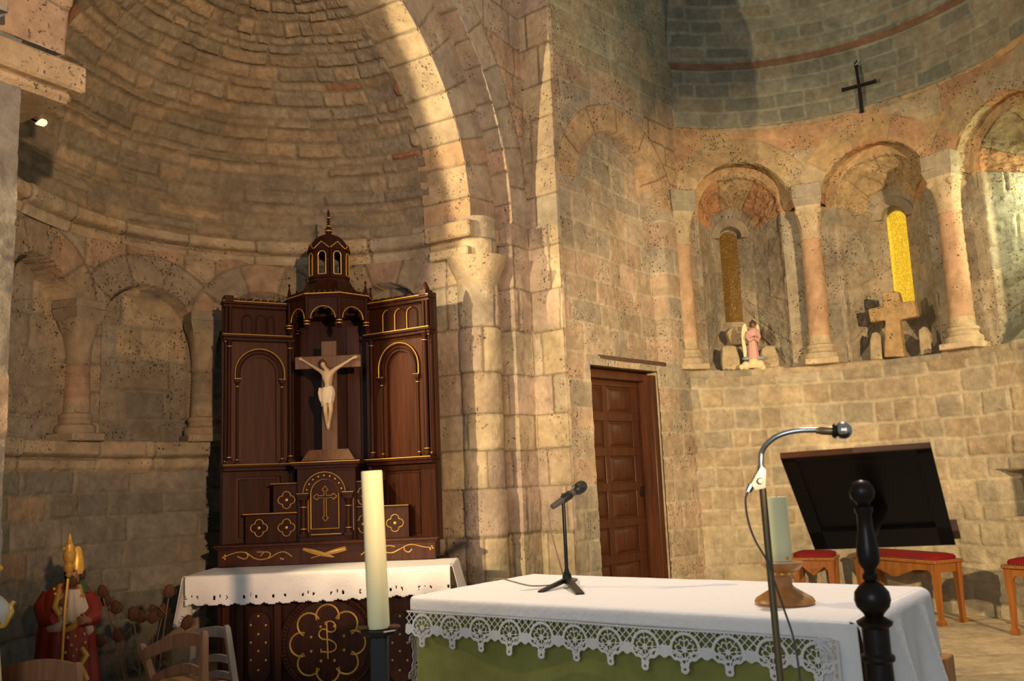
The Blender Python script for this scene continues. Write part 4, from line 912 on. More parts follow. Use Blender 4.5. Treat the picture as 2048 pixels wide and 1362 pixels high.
def skin(name, joints, edges, mat, parent, sub=2, root=0):
    ids = {k: i for i, k in enumerate(joints)}; og = origin(parent); me = bpy.data.meshes.new(name)
    me.from_pydata([tuple(np.array(v[0])-og) for v in joints.values()], [(ids[a], ids[b]) for a, b in edges], []); me.materials.append(mat)
    o = bpy.data.objects.new(name, me); COL.objects.link(o); o.parent = parent
    mo = o.modifiers.new('Skin', 'SKIN'); mo.use_smooth_shade = True
    if not me.skin_vertices: return o
    for k, v in joints.items():
        sv = me.skin_vertices[0].data[ids[k]]; r = v[1]; sv.radius = (r, r) if not isinstance(r, tuple) else r; sv.use_root = ids[k] == root
    s_ = o.modifiers.new('Sub', 'SUBSURF'); s_.levels = sub; s_.render_levels = sub; return o
J = {'pelvis': (X(655, 787, -.045), (.030, .024)), 'waist': (X(657, 772, -.05), (.027, .021)), 'chest': (X(656, 755, -.052), (.036, .026)), 'neckb': (X(654, 741, -.05), .020), 'neck': (X(649.5, 736, -.060), .013), 'head': (X(645.5, 731, -.072), .018), 'headt': (X(645, 723, -.066), .0165),
     'shl': (X(642, 742, -.048), .015), 'elbl': (X(624, 732, -.03), .011), 'wrl': (X(608, 722, -.018), .008), 'pll': (X(603, 719, -.014), .009),
     'shr': (X(668, 740, -.048), .015), 'elbr': (X(687, 728, -.03), .011), 'wrr': (X(703, 718, -.018), .008), 'plr': (X(709, 715, -.014), .009),
     'hipl': (X(651, 793, -.045), .022), 'knl': (X(651, 822, -.07), .016), 'anl': (X(654, 848, -.03), .010), 'ftl': (X(657, 860, -.045), .009),
     'hipr': (X(660, 793, -.045), .022), 'knr': (X(662, 820, -.07), .016), 'anr': (X(658, 846, -.038), .010), 'ftr': (X(657, 857, -.055), .009)}
Eg = [('pelvis', 'waist'), ('waist', 'chest'), ('chest', 'neckb'), ('neckb', 'neck'), ('neck', 'head'), ('head', 'headt'), ('chest', 'shl'), ('shl', 'elbl'), ('elbl', 'wrl'), ('wrl', 'pll'), ('chest', 'shr'), ('shr', 'elbr'), ('elbr', 'wrr'), ('wrr', 'plr'), ('pelvis', 'hipl'), ('hipl', 'knl'), ('knl', 'anl'), ('anl', 'ftl'), ('pelvis', 'hipr'), ('hipr', 'knr'), ('knr', 'anr'), ('anr', 'ftr')]
for sd, (px_, py_, dx) in {'l': (603, 719, -1), 'r': (709, 715, 1)}.items():
    for k, (ex, ey) in enumerate(((5*dx, 1.5), (6*dx, -.8), (6*dx, -3), (4.6*dx, -5), (0, -5.5))):
        J['f%s%d' % (sd, k)] = (X(px_+ex*.55, py_+ey*.55, -.02), .0028); J['g%s%d' % (sd, k)] = (X(px_+ex, py_+ey, -.03), .0024); Eg += [('pl'+sd, 'f%s%d' % (sd, k)), ('f%s%d' % (sd, k), 'g%s%d' % (sd, k))]
fig = skin('figure', J, Eg, M['skin'], CR); fig['label'] = 'pale figure with outstretched arms and head bowed to the left'
m = MB(); hp = X(644.5, 725, -.060); m.ball(hp, .0225, 12, 8, (1, .95, .95)); m.ball(hp+np.array([-.014, .004, -.018]), .012, 8, 6, (.8, 1, 1.5)); m.ball(hp+np.array([.016, .01, -.016]), .012, 8, 6, (.8, 1, 1.5)); m.ball(hp+np.array([-.005, -.012, -.034]), .010, 8, 6, (1, .7, 1.2))
m.build('hair', M['hair'], fig, 60)
nz = MB(); nz.ball(hp+np.array([-.004, -.023, -.014]), .0036, 8, 5, (.8, 1, 1.6)); nz.build('nose', M['skin'], fig)
m = MB(); rg_ = []
for k, (y, hw, hd) in enumerate(((774, 11, .026), (780, 14, .030), (790, 15, .034), (800, 13.5, .034), (809, 11, .03))):
    c = X(655-k*.0, y, -.048); R_ = []
    for q in np.arange(40)*2*PI/40:
        f_ = 1+.07*math.sin(q*9+k*.8)*(.3+.25*k); R_.append((c[0]+hw/1820*6.0*f_*math.cos(q), c[1]+hd*f_*math.sin(q), c[2]+(.008*math.sin(q*3) if k == 4 else 0)+.006*math.cos(q)))
    rg_.append(R_)
m.loft(rg_, cap=False); 
c = X(641, 786, -.06); m.tube([X(640, 776, -.06), X(639, 786, -.065), X(641, 798, -.06), X(643, 806, -.055)], [.009, .012, .011, .004], 8)
m.build('loincloth', M['loin'], fig, 50)

# ------------------------------------------------------------------ side altar under the altarpiece
SA = thing('side_altar', (base_c[0], 5.75, .1), 'dark carved wooden altar with gilded rosette front, under the altarpiece', 'altar')
frS = frpx(425, 1250, 5.56, 865, 1230, 5.56); q0, q1 = frS.sz(432, 1240)[0], frS.sz(868, 1220)[0]
m = frS.mb(); m.box(q0, q1, .03, .75, .1, .80); m.build('altar_body', M['wood'], SA)
m = frS.mb(); m.box(q0-.06, q1+.04, -.09, .78, .785, .822, .006); m.build('altar_top', M['wood'], SA)
m = frS.mb(); m.box(q0, q1, 0, .03, .10, .16); m.box(q0, q1, 0, .03, .70, .785); m.each('altar_rail', M['wood'], SA)
for x in (452, 480, 556, 748, 842, 860):
    s_ = frS.sz(x, 1270)[0]; m = frS.mb(); m.box(s_-.022, s_+.022, -.012, .03, .12, .75, .004); m.build('altar_stile', M['woodp'], SA)
def studs(cx, cy, pts):
    m = frS.mb()
    for (x, y) in pts: s_, z_ = frS.sz(cx+x, cy+y, .015); m.lathe([(.008, 0), (.007, .004), (0, .007)], (s_, .012, z_), 8, (0, -1, 0))
    return m
for cx, cy, nm_ in ((517, 1290, 'l'), (800, 1290, 'r')):
    s_, z_ = frS.sz(cx, cy+5); w_ = .065; hh_ = .20; P = [(s_-w_, z_-hh_+w_)]+[(s_-w_*math.cos(a), z_-hh_+w_-w_*math.sin(a)) for a in np.linspace(0, PI, 11)]+[(s_+w_*math.cos(a), z_+hh_-w_+w_*math.sin(a)) for a in np.linspace(0, PI, 11)]
    m = frS.mb(); m.prism(P, .008, .03); o = m.build('altar_panel', M['woodp'], SA, 20)
    pts = [(0, -58), (-15, -40), (15, -40), (0, -22), (-15, -5), (15, -5), (0, 12), (-15, 30), (15, 30), (0, 50)]; studs(cx, cy, pts).each('gilt_stud', M['gold'], o)
cS, cZ = frS.sz(655, 1287)
m = frS.mb(); m.lathe([(0, .0), (.245, .0), (.25, .012), (.275, .016), (.285, .01), (.29, -.012)], (cS, .015, cZ), 64, (0, -1, 0)); RO = m.build('rosette_disc', M['woodp'], SA)
m = frS.mb()
for k in range(72): a = k*2*PI/72; m.ball((cS+.263*math.cos(a), .0, cZ+.263*math.sin(a)), .0085, 7, 5)
m.each('bead', M['wood'], RO)
P = []
for k in range(8):
    a = PI/2+k*PI/4; cc = (cS+.155*math.cos(a), cZ+.155*math.sin(a)); P += [(cc[0]+.068*math.cos(a+q), cc[1]+.068*math.sin(a+q)) for q in np.linspace(-1.85, 1.85, 13)]
m = frS.mb(); m.tube([(p[0], .004, p[1]) for p in P+[P[0]]], .0065, 8); ef = m.build('gilt_eightfoil', M['gold'], RO)
m = frS.mb()
for k in range(8): a = PI/8+k*PI/4; m.ball((cS+.105*math.cos(a), .0, cZ+.105*math.sin(a)), .010, 8, 5)
m.each('gilt_boss', M['gold'], RO)
fx = lambda pts: [(frS.sz(x, y)[0], .0, frS.sz(x, y)[1]) for x, y in pts]
m = frS.mb(); m.tube(fx([(653, 1243), (656, 1318)]), .0058, 8)
Pp = smooth([(654, 1243), (664, 1243), (671, 1251), (669, 1261), (660, 1264), (648, 1258), (640, 1262), (638, 1271), (645, 1278), (660, 1280), (671, 1288), (671, 1298), (660, 1304), (642, 1303)])
m.tube(fx(Pp), .0052, 8); m.tube(fx([(642, 1297), (642, 1306)]), .004, 6); m.tube(fx([(650, 1243), (650, 1250)]), .004, 6); m.build('gilt_monogram', M['gold'], RO)

# cloth helper
def sheet(name, fn, U, V, mat, parent, thick=.003, mask=None):
    u, v = np.meshgrid(U, V, indexing='ij'); P = fn(u, v); nu, nv = u.shape; idx = np.arange(nu*nv).reshape(nu, nv); q = np.stack([idx[:-1, :-1], idx[1:, :-1], idx[1:, 1:], idx[:-1, 1:]], -1).reshape(-1, 4); X_ = P.reshape(-1, 3)
    if mask is not None:
        uc = u.ravel()[q].mean(1); vc = v.ravel()[q].mean(1); q = q[mask(uc, vc)]; us, inv = np.unique(q, return_inverse=True); q = inv.reshape(-1, 4); X_ = X_[us]
    og = origin(parent) if parent is not None else 0; o = npmesh(name, X_-og, q, mat, parent)
    if thick: s_ = o.modifiers.new('Solid', 'SOLIDIFY'); s_.thickness = thick; s_.offset = 0
    return o
def frw(fr, s, d, z): return fr.O+s[..., None]*fr.ex+d[..., None]*fr.ey+np.stack([0*z, 0*z, z], -1)
SC = thing('altar_cloth', (base_c[0], 5.7, .826), 'white scalloped cloth lying on the dark side altar below the altarpiece', 'cloth')
s0_, s1_ = frS.sz(372, 1142, -.1)[0], frS.sz(900, 1118, -.1)[0]
DP = .52; RC = .018
def cl1(u, v):   # v: 0 back .. DP front edge, then down
    d = .42-v; over = np.maximum(v-DP, 0); ang = np.clip(over/RC, 0, PI/2); dr = np.maximum(over-RC*PI/2, 0)
    dd = np.where(v < DP, .42-v, .42-DP-RC*np.sin(ang)); zz = np.where(v < DP, .828, .828-RC*(1-np.cos(ang))-dr)
    w = fbm(u*5, v*5, 3)*.010*np.clip(dr/.1+.25, 0, 1)+.010*np.sin(u*22+2*fbm(u*2, u*0, 2))*dr/.13
    zz = zz+.006*fbm(u*3, v*4+9, 3)
    return frw(frS, u, dd-w, zz)
HANG = lambda u: .135+.012*np.abs(np.sin(u*PI/.085))+.010*np.sin(u*2.2+.5)
def msk1(u, v):
    over = v-DP-RC*PI/2; t = HANG(u); ph = (u/.17) % 1; hole = ((np.abs(ph-.30) < .035) | (np.abs(ph-.70) < .035) | ((np.abs(ph-.5) < .02) & (over > t-.062))) & (np.abs(over-(t-.045)) < .010) & (vn(u*160, v*160) > .35)
    return (over < t) & ~hole
sheet('cloth_top', cl1, rg(s0_, s1_, .006), rg(0, DP+.19, .006), M['cloth'], SC, .003, msk1)
def side(sx_, sgn, hang, flare):
    def f(u, v):   # u: 0 front..DP back ; v: down
        ang = np.clip(v/RC, 0, PI/2); dr = np.maximum(v-RC*PI/2, 0); out = RC*np.sin(ang)+flare*dr+.012*np.sin(u*26+1)*dr/.1; z = .828-RC*(1-np.cos(ang))-dr
        return frw(frS, sx_+sgn*out, .42-DP+u-.004, z)
    return f
sheet('cloth_side', side(s0_, -1, .30, .10), rg(-.012, DP, .008), rg(0, .31, .008), M['cloth'], SC, .003, lambda u, v: v < .285+.02*np.sin(u*30)-np.maximum(u-.16, 0)*.25)
sheet('cloth_side', side(s1_, 1, .30, .15), rg(-.012, DP, .008), rg(0, .31, .008), M['cloth'], SC, .003, lambda u, v: v < .26+.01*np.sin(u*30))

# ================================================================== main altar table
FL = gz(835, 1192, .87); e1 = np.array([.801, -.598]); frA = Fr(FL, math.atan2(-.598, .801)); TW, TD, TZ = 1.655, .80, .87
TA = thing('altar_table', frA.w(TW/2, TD/2, .1), 'large altar table draped in white lace and green cloth, in the foreground', 'table')
m = frA.mb(); m.box(.0, TW, .0, TD, TZ-.05, TZ-.006, .004); m.build('tabletop', M['orange'], TA)
m = frA.mb(); m.box(.03, TW-.03, .03, TD-.03, .1, TZ-.05); m.build('table_body', M['orange'], TA)
m = frA.mb(); m.box(TW+.06, TW+.10, TD-.10, TD+.0, .28, TZ-.22, .004); m.build('side_board', M['turned'], TA)
GC = thing('green_cloth', frA.w(TW/2, -.01, .14), 'olive green velvet cloth hanging down the front of the altar table', 'cloth')
sheet('green_cloth_fall', lambda u, v: frw(frA, u, -.004-.005*np.sin(u*9+v*3)-.004*fbm(u*5, v*4, 3), TZ-.012-v), rg(.0, TW-.04, .012), rg(0, .72, .015), M['green'], GC, .004)
LC = thing('lace_cloth', frA.w(TW/2, TD/2, TZ), 'white linen cloth with a deep crochet lace edge covering the foreground altar table', 'cloth')
RD = .016; FR_ = .035
def top(u, v):      # u along (with right turn), v: 0 back .. TD front then down
    over = np.maximum(v-TD, 0); ang = np.clip(over/RD, 0, PI/2); dr = np.maximum(over-RD*PI/2, 0)
    d = np.where(v < TD, TD-v-.0, -RD*np.sin(ang))-.012; z = np.where(v < TD, TZ, TZ-RD*(1-np.cos(ang))-dr)+.0025*fbm(u*3, v*3, 3)+.0015*fbm(u*14, v*14, 3)
    back = np.maximum(.02-v, 0); z = z-.0*back
    return frw(frA, u, d-.003*fbm(u*9, v*3, 2)*(v > TD), z)
sheet('linen_top', top, rg(-.012, TW+.02, .008), rg(-.01, TD+RD*PI/2+FR_, .007), M['cloth'], LC, .003)
PER = .1375
def lacemask(u, v):
    x = ((u/PER) % 1-.5)*PER; ax = np.abs(x); rr = np.hypot(x, v-.060); an = np.arctan2(v-.060, x)
    vb = .084+.024*np.exp(-(x/.026)**2)+.004*np.cos(u*PI/.0172); tip = np.hypot(x, v-.118)
    k = v < .005
    net = (v < .056) & (((np.abs(((u+v) % .0275)-.01375) < .0021)) | (np.abs(((u-v) % .0275)-.01375) < .0021))
    blob = (np.hypot(ax-PER/2, v-.064) < .015) | ((np.abs(v-.066-(ax-PER/2)*0) < .0045) & (ax > .044))
    arcb = (np.abs(rr-.047) < .0045)
    pet = (rr < .043) & ((np.abs(np.sin(4*an+.4))*rr < .0052) | (rr < .009) | (np.abs(rr-.028+.004*np.cos(8*an+.8)) < .0022))
    edge = (v < vb) & (v > vb-.010); zig = (v <= vb-.010) & (v > vb-.030) & ((np.abs(((u*1.0+(v-vb)*.8) % .015)-.0075) < .0022) | (np.abs(v-vb+.024) < .003))
    tp = ((tip < .0135) & (tip > .0045)) | ((ax < .012) & (v > .098) & (v < .112) & ((np.abs(ax-.006) < .003) | (np.abs(v-.105) < .002)))
    inside = (v < vb) | (tip < .0135) | ((ax < .014) & (v < .115))
    netx = net & (rr > .047)
    return inside & (k | netx | blob | arcb | pet | edge | zig | tp)
S2 = .0019
o = sheet('lace_front', lambda u, v: frw(frA, u, -RD-.026-.006*np.sin(u*7+1)-.012*v/.12*np.sin(u*11+2)-.02*v, TZ-RD-FR_+.002-v), rg(-.015, TW-.02, S2), rg(0, .133, S2), M['lace'], LC, .0022, lacemask); o['label'] = 'openwork crochet lace border hanging along the front'
def leftf(u, v):
    ang = np.clip(v/RD, 0, PI/2); dr = np.maximum(v-RD*PI/2, 0); out = RD*np.sin(ang)+.12*np.minimum(dr, .2)+.014*np.sin(u*24)*np.minimum(dr/.1, 1.5); return frw(frA, -.012-out, u, TZ-RD*(1-np.cos(ang))-dr)
sheet('linen_left_fall', leftf, rg(.11, TD-.0, .01), rg(0, .30, .01), M['cloth'], LC, .003)
def lm2(u, v):  # lace running down the left fall
    return lacemask(v+.03, .133-(u-.0)) | (np.abs(u-.128) < .006)
sheet('lace_left', lambda u, v: leftf(u-.012, v), rg(0, .133, S2), rg(0, .62, S2), M['lace'], LC, .0022, lm2)
def rightf(u, v):
    ang = np.clip(v/.03, 0, PI/2); dr = np.maximum(v-.03*PI/2, 0); fo_ = np.minimum(dr/.25, 1.3); out = .03*np.sin(ang)+.10*dr+fo_*.022*np.sin(u*19+1.5)+fo_*.012*np.sin(u*41)
    return frw(frA, TW+.018+out, u-.012+.10*dr*(u-.35), TZ-.03*(1-np.cos(ang))-dr)
sheet('linen_corner_fall', lambda u, v: frw(frA, TW-.075+u+.03*v, -.028-.05*v+.012*np.sin(u*50+1)*np.minimum(v*4, 1), TZ-.006-v), rg(0, .115, .006), rg(0, .72, .01), M['cloth'], LC, .003)
sheet('linen_right_fall', rightf, rg(-.012, TD+.0, .01), rg(0, .72, .01), M['cloth'], LC, .003)
def tail(u, v): return frw(frA, TW-.075+u+.02*v, -.05-.05*v+.012*np.sin(u*60), TZ-.045-v)
sheet('lace_corner_tail', tail, rg(0, .07, S2), rg(0, .17, S2), M['lace'], LC, .0022, lambda u, v: lacemask(v+.05, .12-u*1.4) | (u > .06) | (v > .162))

# table microphone, its stand and cable
b0 = gz(1135, 1172, TZ+.004); MY = b0[1]
TS = thing('table_tripod', (b0[0], b0[1], TZ+.004), 'short black tripod stand holding a microphone on the lace covered table', 'microphone stand')
zp = at(1127, 996, MY); zs1 = at(1135, 1150, MY)
m = MB(); m.lathe([(.010, zs1[2]-TZ), (.010, zs1[2]-TZ+.02), (.0075, zs1[2]-TZ+.025), (.0075, zp[2]-TZ)], (b0[0], b0[1], TZ), 14); m.build('pole', M['black'], TS)
m = MB(); m.lathe([(.011, -.035), (.017, -.03), (.02, -.02), (.018, 0), (.012, .012)], (b0[0], b0[1], zs1[2]), 16); m.build('collar', M['black'], TS)
for x, y, wd in ((1080, 1183, .010), (1160, 1187, .016), (1150, 1158, .012)):
    e = gz(x, y, TZ+.006); s_ = np.array([b0[0], b0[1], zs1[2]-.02]); d = e-s_; sd = np.array([-d[1], d[0], 0]); sd = sd/np.linalg.norm(sd)*wd; up = np.array([0, 0, .006])
    m = MB(); m.hexa([s_-sd*.8-up, s_+sd*.8-up, e+sd-up*.8, e-sd-up*.8], [s_-sd*.8+up*2, s_+sd*.8+up*2, e+sd+up*.4, e-sd+up*.4]); m.build('leg', M['black'], TS, 20)
ma, mb_ = at(1103, 1015, MY-.03), at(1166, 971, MY+.03); ax_ = mb_-ma; Lm = np.linalg.norm(ax_)
TM = thing('handheld_microphone', tuple(ma), 'black handheld microphone clipped on the short tripod, pointing right', 'microphone')
m = MB(); m.lathe([(.007, 0), (.0115, .004), (.0125, .03), (.0135, Lm*.55), (.0145, Lm*.70)], ma, 18, ax_); m.build('microphone_body', M['plastic'], TM)
m = MB(); m.lathe([(.0145, Lm*.70), (.021, Lm*.76), (.0235, Lm*.80), (.0235, Lm*.84)], ma, 18, ax_); m.build('collar', M['black'], TM)
m = MB(); m.lathe([(.0235, Lm*.84), (.0255, Lm*.9), (.0245, Lm*.98), (.018, Lm*1.05), (.008, Lm*1.09), (0, Lm*1.095)], ma, 20, ax_); m.build('grille', M['mesh'], TM)
m = MB(); m.lathe([(.0165, Lm*.36), (.0175, Lm*.40), (.0175, Lm*.55), (.0165, Lm*.6)], ma, 18, ax_); m.box(b0[0]-.008, b0[0]+.008, b0[1]-.008, b0[1]+.008, zp[2]-.012, zp[2]+.02, .003); m.build('clip', M['black'], TS)
cb = thing('microphone_cable', tuple(gz(1100, 1172, TZ+.006)), 'thin cable trailing from the handheld microphone across the white tablecloth', 'cable')
pts = [ma, at(1098, 1030, MY-.03), at(1102, 1060, MY-.01), at(1112, 1100, MY-.01), at(1122, 1135, MY-.03), gz(1127, 1160, TZ+.008), gz(1112, 1168, TZ+.005), gz(1090, 1171, TZ+.005), gz(1060, 1171, TZ+.005), gz(1030, 1164, TZ+.005), gz(1003, 1157, TZ+.006), gz(985, 1160, TZ+.004)]
m = MB(); m.tube(smooth(pts, 8), .0028, 6); m.build('cable_run', M['cablet'], cb)

# wooden candle holder and its candle
hb = gz(1570, 1207, TZ+.003); HY = hb[1]; zz = lambda y: at(1565, y, HY)[2]-hb[2]; px = HY/1820
CH = thing('wooden_candle_holder', tuple(hb), 'turned honey-coloured wooden candle holder with brass studs on the altar table', 'candle holder')
m = MB(); m.lathe([(0, 0), (55*px, .0), (57*px, .008), (54*px, .018), (36*px, .036), (22*px, .050), (19*px, .055)], hb, 40); m.build('foot', M['turned'], CH)
m = MB(); m.lathe([(19*px, .05), (17*px, .06), (17*px, .085), (22*px, .09), (22*px, .104), (17*px, .11), (17*px, .13), (21*px, .135), (20*px, zz(1150)), (26*px, zz(1142))], hb, 28); m.build('stem', M['turned'], CH)
m = MB(); m.lathe([(20*px, zz(1146)), (30*px, zz(1138)), (41*px, zz(1128)), (42*px, zz(1124)), (38*px, zz(1124)), (24*px, zz(1128)), (0, zz(1128))], hb, 36); m.build('cup', M['turned'], CH)
m = MB()
for k in range(10):
    a = k*2*PI/10; m.ball((hb[0]+22*px*math.cos(a), hb[1]+22*px*math.sin(a), hb[2]+.097), .007, 8, 6)
for k in range(4): a = k*PI/2+.3; m.ball((hb[0]+20*px*math.cos(a), hb[1]+20*px*math.sin(a), hb[2]+.145), .006, 8, 6)
m.each('brass_stud', M['goldb'], CH)
SCN = thing('altar_candle', (hb[0], hb[1], hb[2]+zz(1127)), 'pale yellow pillar candle standing in the wooden holder on the altar table', 'candle')
m = MB(); h = zz(993)-zz(1127); m.lathe([(21*px, 0), (20.6*px, h*.5), (20.5*px, h-.004), (19.5*px, h), (17*px, h-.004), (0, h-.008)], (hb[0], hb[1], hb[2]+zz(1127)), 28); m.build('wax_body', M['wax'], SCN)
m = MB(); m.tube([(hb[0], hb[1], hb[2]+zz(1127)+h-.01), (hb[0]+.001, hb[1], hb[2]+zz(1127)+h+.004)], .0012, 6); m.build('wick', M['black'], SCN)

# tall candle on its black stand
c1_ = at(758, 1256, 2.65); c0_ = at(743, 941, 2.65)
KS = thing('black_candlestick', (c1_[0], c1_[1], .1), 'black floor candlestick carrying the tall candle in the foreground', 'candlestick')
m = MB(); m.box(c1_[0]-.024, c1_[0]+.024, c1_[1]-.024, c1_[1]+.024, .1, c1_[2]-.02, .004); m.build('post', M['black'], KS)
m = MB(); m.loft([[(c1_[0]+r*math.cos(a), c1_[1]+r*math.sin(a), c1_[2]+z) for a in np.arange(8)*PI/4+PI/8] for r, z in ((.026, -.024), (.048, -.018), (.054, -.006), (.05, -.003))]); m.build('drip_pan', M['black'], KS, 20)
m = MB(); m.box(c1_[0]-.13, c1_[0]+.13, c1_[1]-.13, c1_[1]+.13, .1, .13, .01); m.build('foot', M['black'], KS)
m = MB()
for a, r, sc_ in ((190, .048, .012), (205, .04, .010), (172, .044, .009), (350, .046, .013), (8, .040, .010), (335, .042, .009)):
    m.ball((c1_[0]+r*math.cos(a*D2R), c1_[1]+r*math.sin(a*D2R)*.8, c1_[2]+.003), sc_, 7, 5, (1.3, .8, .6))
m.each('dried_bit', M['crosswood'], KS)  # woody leaf-like bits beside the candle, not wax
KC = thing('tall_candle', tuple(c1_), 'tall thick cream candle in the foreground, in front of the side altar', 'candle')
ax2 = c0_-c1_; L_ = np.linalg.norm(ax2); ax2[1] = 0; r = .0305
m = MB(); ring = []
n = 36; prof = [(r*1.0, 0), (r, L_*.3), (r*.99, L_*.7), (r, L_-.006)]
m.lathe(prof+[(r*.97, L_-.001), (r*.86, L_-.001), (r*.7, L_-.010), (0, L_-.014)], c1_, n, ax2); o = m.build('wax_body', M['wax'], KC)
m = MB(); tp = c1_+ax2/np.linalg.norm(ax2)*(L_-.014); m.tube([tp, tp+np.array([.001, 0, .008])], .0014, 6); m.build('wick', M['black'], KC)

# lectern microphone stand
py_ = 2.2; a_, b_ = at(1525, 975, py_), at(1561, 1362, py_); dv = (a_-b_); bot = b_-dv/dv[2]*(b_[2]-.12)
MS = thing('microphone_floor_stand', (bot[0], bot[1], .1), 'thin metal floor stand with chrome gooseneck, left of the lectern', 'microphone stand')
m = MB(); m.tube([bot, a_], .0085, 12); m.build('pole', M['brass'], MS)
m = MB(); m.lathe([(.13, -.02), (.13, -.01), (.03, .01), (.012, .03)], bot, 28); m.build('base', M['black'], MS)
cl = at(1516, 955, py_); m = MB(); u_ = at(1528, 930, py_)-at(1505, 975, py_)
P = [at(1521, 931, py_), at(1500, 968, py_), at(1508, 980, py_), at(1528, 976, py_), at(1529, 940, py_)]
m.add([p+np.array([0, -.012, 0]) for p in P]+[p+np.array([0, .012, 0]) for p in P], [(0, 1, 2, 3, 4), (9, 8, 7, 6, 5)]+[(i, (i+1) % 5, (i+1) % 5+5, i+5) for i in range(5)]); m.lathe([(.006, 0), (.008, .004), (.008, .03)], at(1517, 962, py_)+np.array([0, -.02, 0]), 12, (0, 1, 0))
m.tube([at(1503, 970, py_), at(1496, 984, py_)], [.009, .007], 10); m.build('clamp', M['chrome'], MS, 30)
gp = smooth([at(1523, 944, py_), at(1522, 922, py_), at(1524, 904, py_), at(1533, 889, py_-.01), at(1550, 875, py_-.02), at(1572, 866, py_-.03), at(1600, 861, py_-.04), at(1634, 860, py_-.05)], 8)
m = MB(); m.tube(gp, [.0062+.0006*(k % 2) for k in range(len(gp))], 10); m.tube([gp[0], gp[5]], .009, 12); m.build('gooseneck', M['chrome'], MS)
g0, g1 = at(1632, 861, py_-.05), at(1668, 862, py_-.06); hd = at(1686, 861, py_-.065)
CM = thing('chrome_microphone', tuple(g0), 'round-headed silver microphone at the end of the gooseneck above the lectern', 'microphone')
m = MB(); m.tube([g0, g0+(g1-g0)*.2, g0+(g1-g0)*.25, g1], [.008, .008, .0095, .0105], 14); m.build('microphone_body', M['brass'], CM)
m = MB(); m.tube([g1-(g1-g0)*.1, g1, g1+(hd-g1)*.15], [.014, .017, .018], 16); m.build('collar', M['black'], CM)
m = MB(); m.ball(hd, .0205, 20, 14); m.build('grille', M['chrome'], CM)
CB2 = thing('lectern_cable', tuple(at(1530, 1100, py_-.02)), 'dark cable looping down beside the lectern microphone stand', 'cable')
m = MB(); m.tube(smooth([at(1496, 984, py_), at(1491, 1000, py_), at(1496, 1040, py_), at(1510, 1080, py_), at(1533, 1120, py_-.02), at(1548, 1160, py_-.03), at(1565, 1210, py_-.02), at(1583, 1262, py_), at(1592, 1300, py_-.02), at(1600, 1362, py_-.02), at(1604, 1430, py_)], 8), .0026, 6); m.build('cable_run', M['cable'], CB2)

# lectern
LX = at(1741, 1160, 1.98); pz = lambda y: at(1741, y, 1.98)[2]; u2 = 1.98/1820
LE = thing('lectern', (LX[0], LX[1], .1), 'dark wooden lectern with turned post and slanted book rest, back towards us', 'lectern')
prof = [(0, 958), (15, 962), (23, 973), (25, 984), (22, 996), (14, 1004), (12, 1009), (18, 1014), (17, 1024), (14, 1028), (15, 1060), (20, 1090), (22, 1110), (20, 1125), (12, 1138), (10, 1144), (15, 1150), (15, 1156), (11, 1162), (22, 1170), (32, 1184), (34, 1200), (30, 1214), (20, 1226), (17, 1232), (26, 1238), (34, 1243), (32, 1250), (25, 1256), (25, 1306), (31, 1312), (31, 1320), (25, 1326), (26, 1362), (26, 1480)]
m = MB(); m.lathe([(r*u2, pz(y)) for r, y in prof]+[(.03, .35), (.035, .30), (.03, .14)], (LX[0], LX[1], 0), 28); m.build('turned_post', M['lect'], LE)
m = MB()
for k in range(4):
    a = k*PI/2+.5; d = np.array([math.cos(a), math.sin(a), 0]); m.tube([np.array([LX[0], LX[1], .28])+d*.02, np.array([LX[0], LX[1], .2])+d*.12, np.array([LX[0], LX[1], .125])+d*.2], [.02, .018, .016], 8)
m.each('foot', M['lect'], LE)
TLc, TRc, BRc, BLc = at(1561, 917, 2.14), at(1863, 896, 2.03), at(1924, 1104, 2.24), at(1630, 1100, 2.35)
ux = (TRc-TLc); uy = (BLc-TLc); nn = np.cross(ux, uy); nn /= np.linalg.norm(nn)
if nn[1] < 0: nn = -nn      # points away from the camera
LT = lambda a, b, c: TLc+ux*a+uy*b+nn*c
def slab(a0, a1, b0, b1, c0, c1): return MB().hexa([LT(a0, b0, c0), LT(a1, b0, c0), LT(a1, b1, c0), LT(a0, b1, c0)], [LT(a0, b0, c1), LT(a1, b0, c1), LT(a1, b1, c1), LT(a0, b1, c1)])
slab(.02, .98, .02, .98, .009, .015).build('book_rest', M['lect'], LE, 20)
m = MB(); m.M = None
for a in ((0, 1, 0, .045), (0, .10, 0, 1), (.90, 1, 0, 1), (0, 1, .80, 1)):
    s_ = slab(*a, 0, .0145); m.v += s_.v; m.f += [tuple(i+m.n for i in f) for f in s_.f]; m.n += s_.n
m.build('rest_frame', M['lect'], LE, 20)
slab(.0, 1., -.009, .0, -.001, .0155).build('top_edge', M['lecte'], LE, 20, label='lighter brown top edge')
slab(.0, 1.045, .90, .99, .015, .05).build('book_lip', M['lecte'], LE, 20)
m = MB(); p = LT(.55, .62, 0); m.tube([p+nn*.02, np.array([LX[0], LX[1], pz(1075)]), ], [.02, .018], 10); m.build('bracket', M['lect'], LE)

